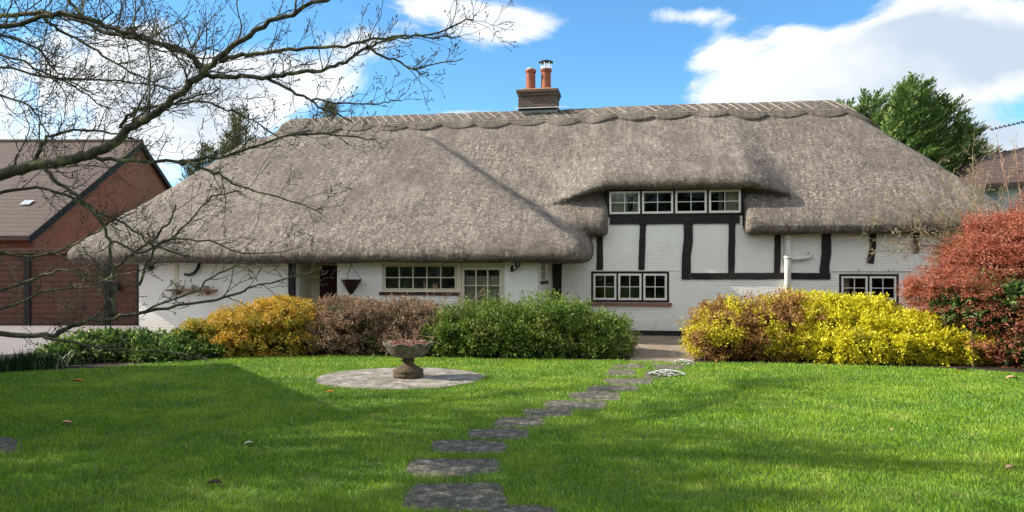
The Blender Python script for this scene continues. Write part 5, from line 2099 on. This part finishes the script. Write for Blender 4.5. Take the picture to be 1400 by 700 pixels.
def shade_tree(x, y, h, seed, lab, n=9, leaf=380):
    random.seed(seed)
    root = empty('garden_tree', (x, y, 0))
    tag(root, lab, 'tree')
    f = MB()
    f.tube([(0, 0, -0.05), (0.05, 0, h * 0.25), (0, 0.1, h * 0.5), (0.1, 0, h * 0.8)], [0.24, 0.18, 0.13, 0.05], 10)
    ends = []
    for i in range(n):
        a = random.uniform(0, 6.28)
        z = h * random.uniform(0.3, 0.75)
        e = Vector((math.cos(a) * h * 0.42, math.sin(a) * h * 0.42, z + h * random.uniform(0.08, 0.3)))
        limb(f, [(0, 0, z * 0.85), tuple(Vector((0, 0, z)).lerp(e, 0.5) + Vector((0, 0, 0.2))), tuple(e)], 0.12, 0.035, 6, True, 4.2, 1.7, 1, 0.25, 0.2, cr=3.6, minr=0.018, buds=0, wig=0.5)
        ends.append(e)
        ends.append(Vector((0, 0, z)).lerp(e, 0.6))
    f.build('trunk', MAT['bark'], root)
    if leaf:
        pts = np.array([tuple(e) for e in ends])
        k = rng.integers(0, len(pts), leaf)
        p = pts[k] + rng.normal(0, 0.42, (leaf, 3)) * [1, 1, 0.45]
        pr = np.repeat(p, 9, 0) + rng.normal(0, 0.09, (leaf * 9, 3))
        d = unit(rng.normal(size=pr.shape))
        V, Fq = leaf_quads(pr, d, unit(np.cross(d, rng.normal(size=pr.shape))), np.full(len(pr), 0.12), np.full(len(pr), 0.06))
        npmesh('crown', V, Fq, L_hedge, root, rnd=rng.uniform(0, 1, len(Fq)))


shade_tree(-9.0, 4.6, 6.2, 41, 'spreading garden tree left of the viewpoint beside the outbuilding', 12, 420)
shade_tree(-12.8, 3.6, 10.5, 42, 'tallest garden tree left of the viewpoint with a spreading crown', 17, 900)
shade_tree(-17.0, 7.0, 13.0, 44, 'broad old garden tree standing behind the outbuilding', 17, 160)
shade_tree(-7.0, -2.5, 6.5, 43, 'smaller garden tree behind and left of the viewpoint', 10, 420)

# tall hedge behind the viewpoint, seen only in the panes
lobes = []
for i in range(16):
    x = -24 + i * 3.3
    lobes.append((x, -17 + 0.8 * math.sin(i * 2.1), 4.6 + 0.6 * math.sin(i * 1.7), 2.6, 1.6, 5.0 + 1.4 * math.sin(i * 2.9)))
shrub('tall_hedge', lobes, 4200, 6, 0.42, 0.26, L_hedge, 'tall dark evergreen hedge closing the garden behind the viewpoint', cat='hedge', seed=12, spread=0.3, stems=8)


# ================================================================== grass
def poly_mask(px, py, poly):
    x, y = poly[:, 0], poly[:, 1]
    inside = np.zeros(len(px), bool)
    j = len(x) - 1
    for i in range(len(x)):
        c = ((y[i] > py) != (y[j] > py)) & (px < (x[j] - x[i]) * (py - y[i]) / (y[j] - y[i] + 1e-12) + x[i])
        inside ^= c
        j = i
    return inside


def grassmat():
    m, t, b = new_mat('grass blades')
    at = N(t, 'ShaderNodeAttribute', attribute_name='rnd')
    c = RAMP(t, at.outputs['Fac'], [(0.0, (0.045, 0.125, 0.008)), (0.45, (0.145, 0.30, 0.016)), (0.85, (0.28, 0.45, 0.034)), (0.96, (0.36, 0.43, 0.08)), (1.0, (0.55, 0.52, 0.25))])
    obj = N(t, 'ShaderNodeTexCoord').outputs['Object']
    f1 = SMOOTH(t, noise(t, 0.7, 5, 0.6, vec=obj), 0.42, 0.68)
    c = MIX(t, M2(t, 'MULTIPLY', f1, 0.65), c, (0.36, 0.48, 0.04))
    f2 = SMOOTH(t, noise(t, 2.2, 5, 0.7, vec=obj), 0.55, 0.74)
    c = MIX(t, M2(t, 'MULTIPLY', f2, 0.6), c, (0.42, 0.38, 0.14))
    t.links.new(c, b.inputs['Base Color'])
    b.inputs['Roughness'].default_value = 0.5
    b.inputs['Specular IOR Level'].default_value = 0.3
    tr = N(t, 'ShaderNodeBsdfTranslucent')
    t.links.new(c, tr.inputs[0])
    mx = N(t, 'ShaderNodeMixShader')
    mx.inputs[0].default_value = 0.25
    t.links.new(b.outputs[0], mx.inputs[1])
    t.links.new(tr.outputs[0], mx.inputs[2])
    t.links.new(mx.outputs[0], t.nodes['Material Output'].inputs[0])
    return m


def grass():
    ps = []
    bands = [(4.3, 5.6, 5200), (5.6, 7.2, 4200), (7.2, 9.2, 3000), (9.2, 11.5, 2100), (11.5, 15.6, 1500)]
    for (y0, y1, den) in bands:
        w = 0.76 * y1 + 0.8
        n = int(2 * w * (y1 - y0) * den)
        x = rng.uniform(-w, w, n)
        y = rng.uniform(y0, y1, n)
        k = (np.abs(x) < 0.74 * y + 0.7) & (y < lawn_back(x) + rng.normal(0, 0.02, n))
        ps.append(np.stack([x[k], y[k]], 1))
    p = np.concatenate(ps)
    # leave stones and paving open, with ragged edges
    jx = p[:, 0] + rng.normal(0, 0.03, len(p))
    jy = p[:, 1] + rng.normal(0, 0.035, len(p))
    keep = np.ones(len(p), bool)
    for q in stone_polys:
        keep &= ~poly_mask(jx, jy, q)
    keep &= ((jx - cx_) / 1.36) ** 2 + ((jy - cy_) / 1.21) ** 2 > 1
    p = p[keep]
    n = len(p)
    Yk = p[:, 1]
    tuft = np.array([mnoise.noise(Vector((a * 2.7, b * 2.7, 0))) for a, b in p[::1]])
    h = 0.034 * (1 + 0.4 * tuft) * rng.uniform(0.55, 1.35, n)
    h *= np.where(rng.uniform(0, 1, n) < 0.006, 2.0, 1.0)
    w = 0.0024 * (Yk / 5.0) ** 0.8 * rng.uniform(0.7, 1.3, n)
    a = rng.uniform(0, 6.283, n)
    ta = rng.uniform(0, 6.283, n) * 0.6 + tuft * 3
    lean = rng.uniform(0.15, 0.9, n) * h
    base = np.stack([p[:, 0], p[:, 1], np.zeros(n)], 1)
    sd_ = np.stack([np.cos(a), np.sin(a), 0 * a], 1)
    ln = np.stack([np.cos(ta), np.sin(ta), 0 * a], 1)
    z = np.array([0, 0, 1.0])
    m = base + ln * (lean * 0.35)[:, None] + z * (h * 0.62)[:, None]
    tp = base + ln * lean[:, None] + z * h[:, None]
    W = w[:, None]
    V = np.stack([base - sd_ * W, base + sd_ * W, m + sd_ * W * 0.8, m - sd_ * W * 0.8, tp + sd_ * W * 0.12, tp - sd_ * W * 0.12], 1).reshape(-1, 3)
    i = np.arange(n) * 6
    Fq = np.concatenate([np.stack([i, i + 1, i + 2, i + 3], 1), np.stack([i + 3, i + 2, i + 4, i + 5], 1)])
    r = np.clip(rng.beta(2, 2.2, n) * 0.9 + (rng.uniform(0, 1, n) < 0.02) * 0.4 + 0.12 * tuft, 0, 1)
    o = npmesh('lawn_grass', V, Fq, grassmat(), rnd=np.concatenate([r, r]))
    tag(o, 'short mown green lawn grass', 'grass', kind='stuff')
    print('grass blades', n)


grass()
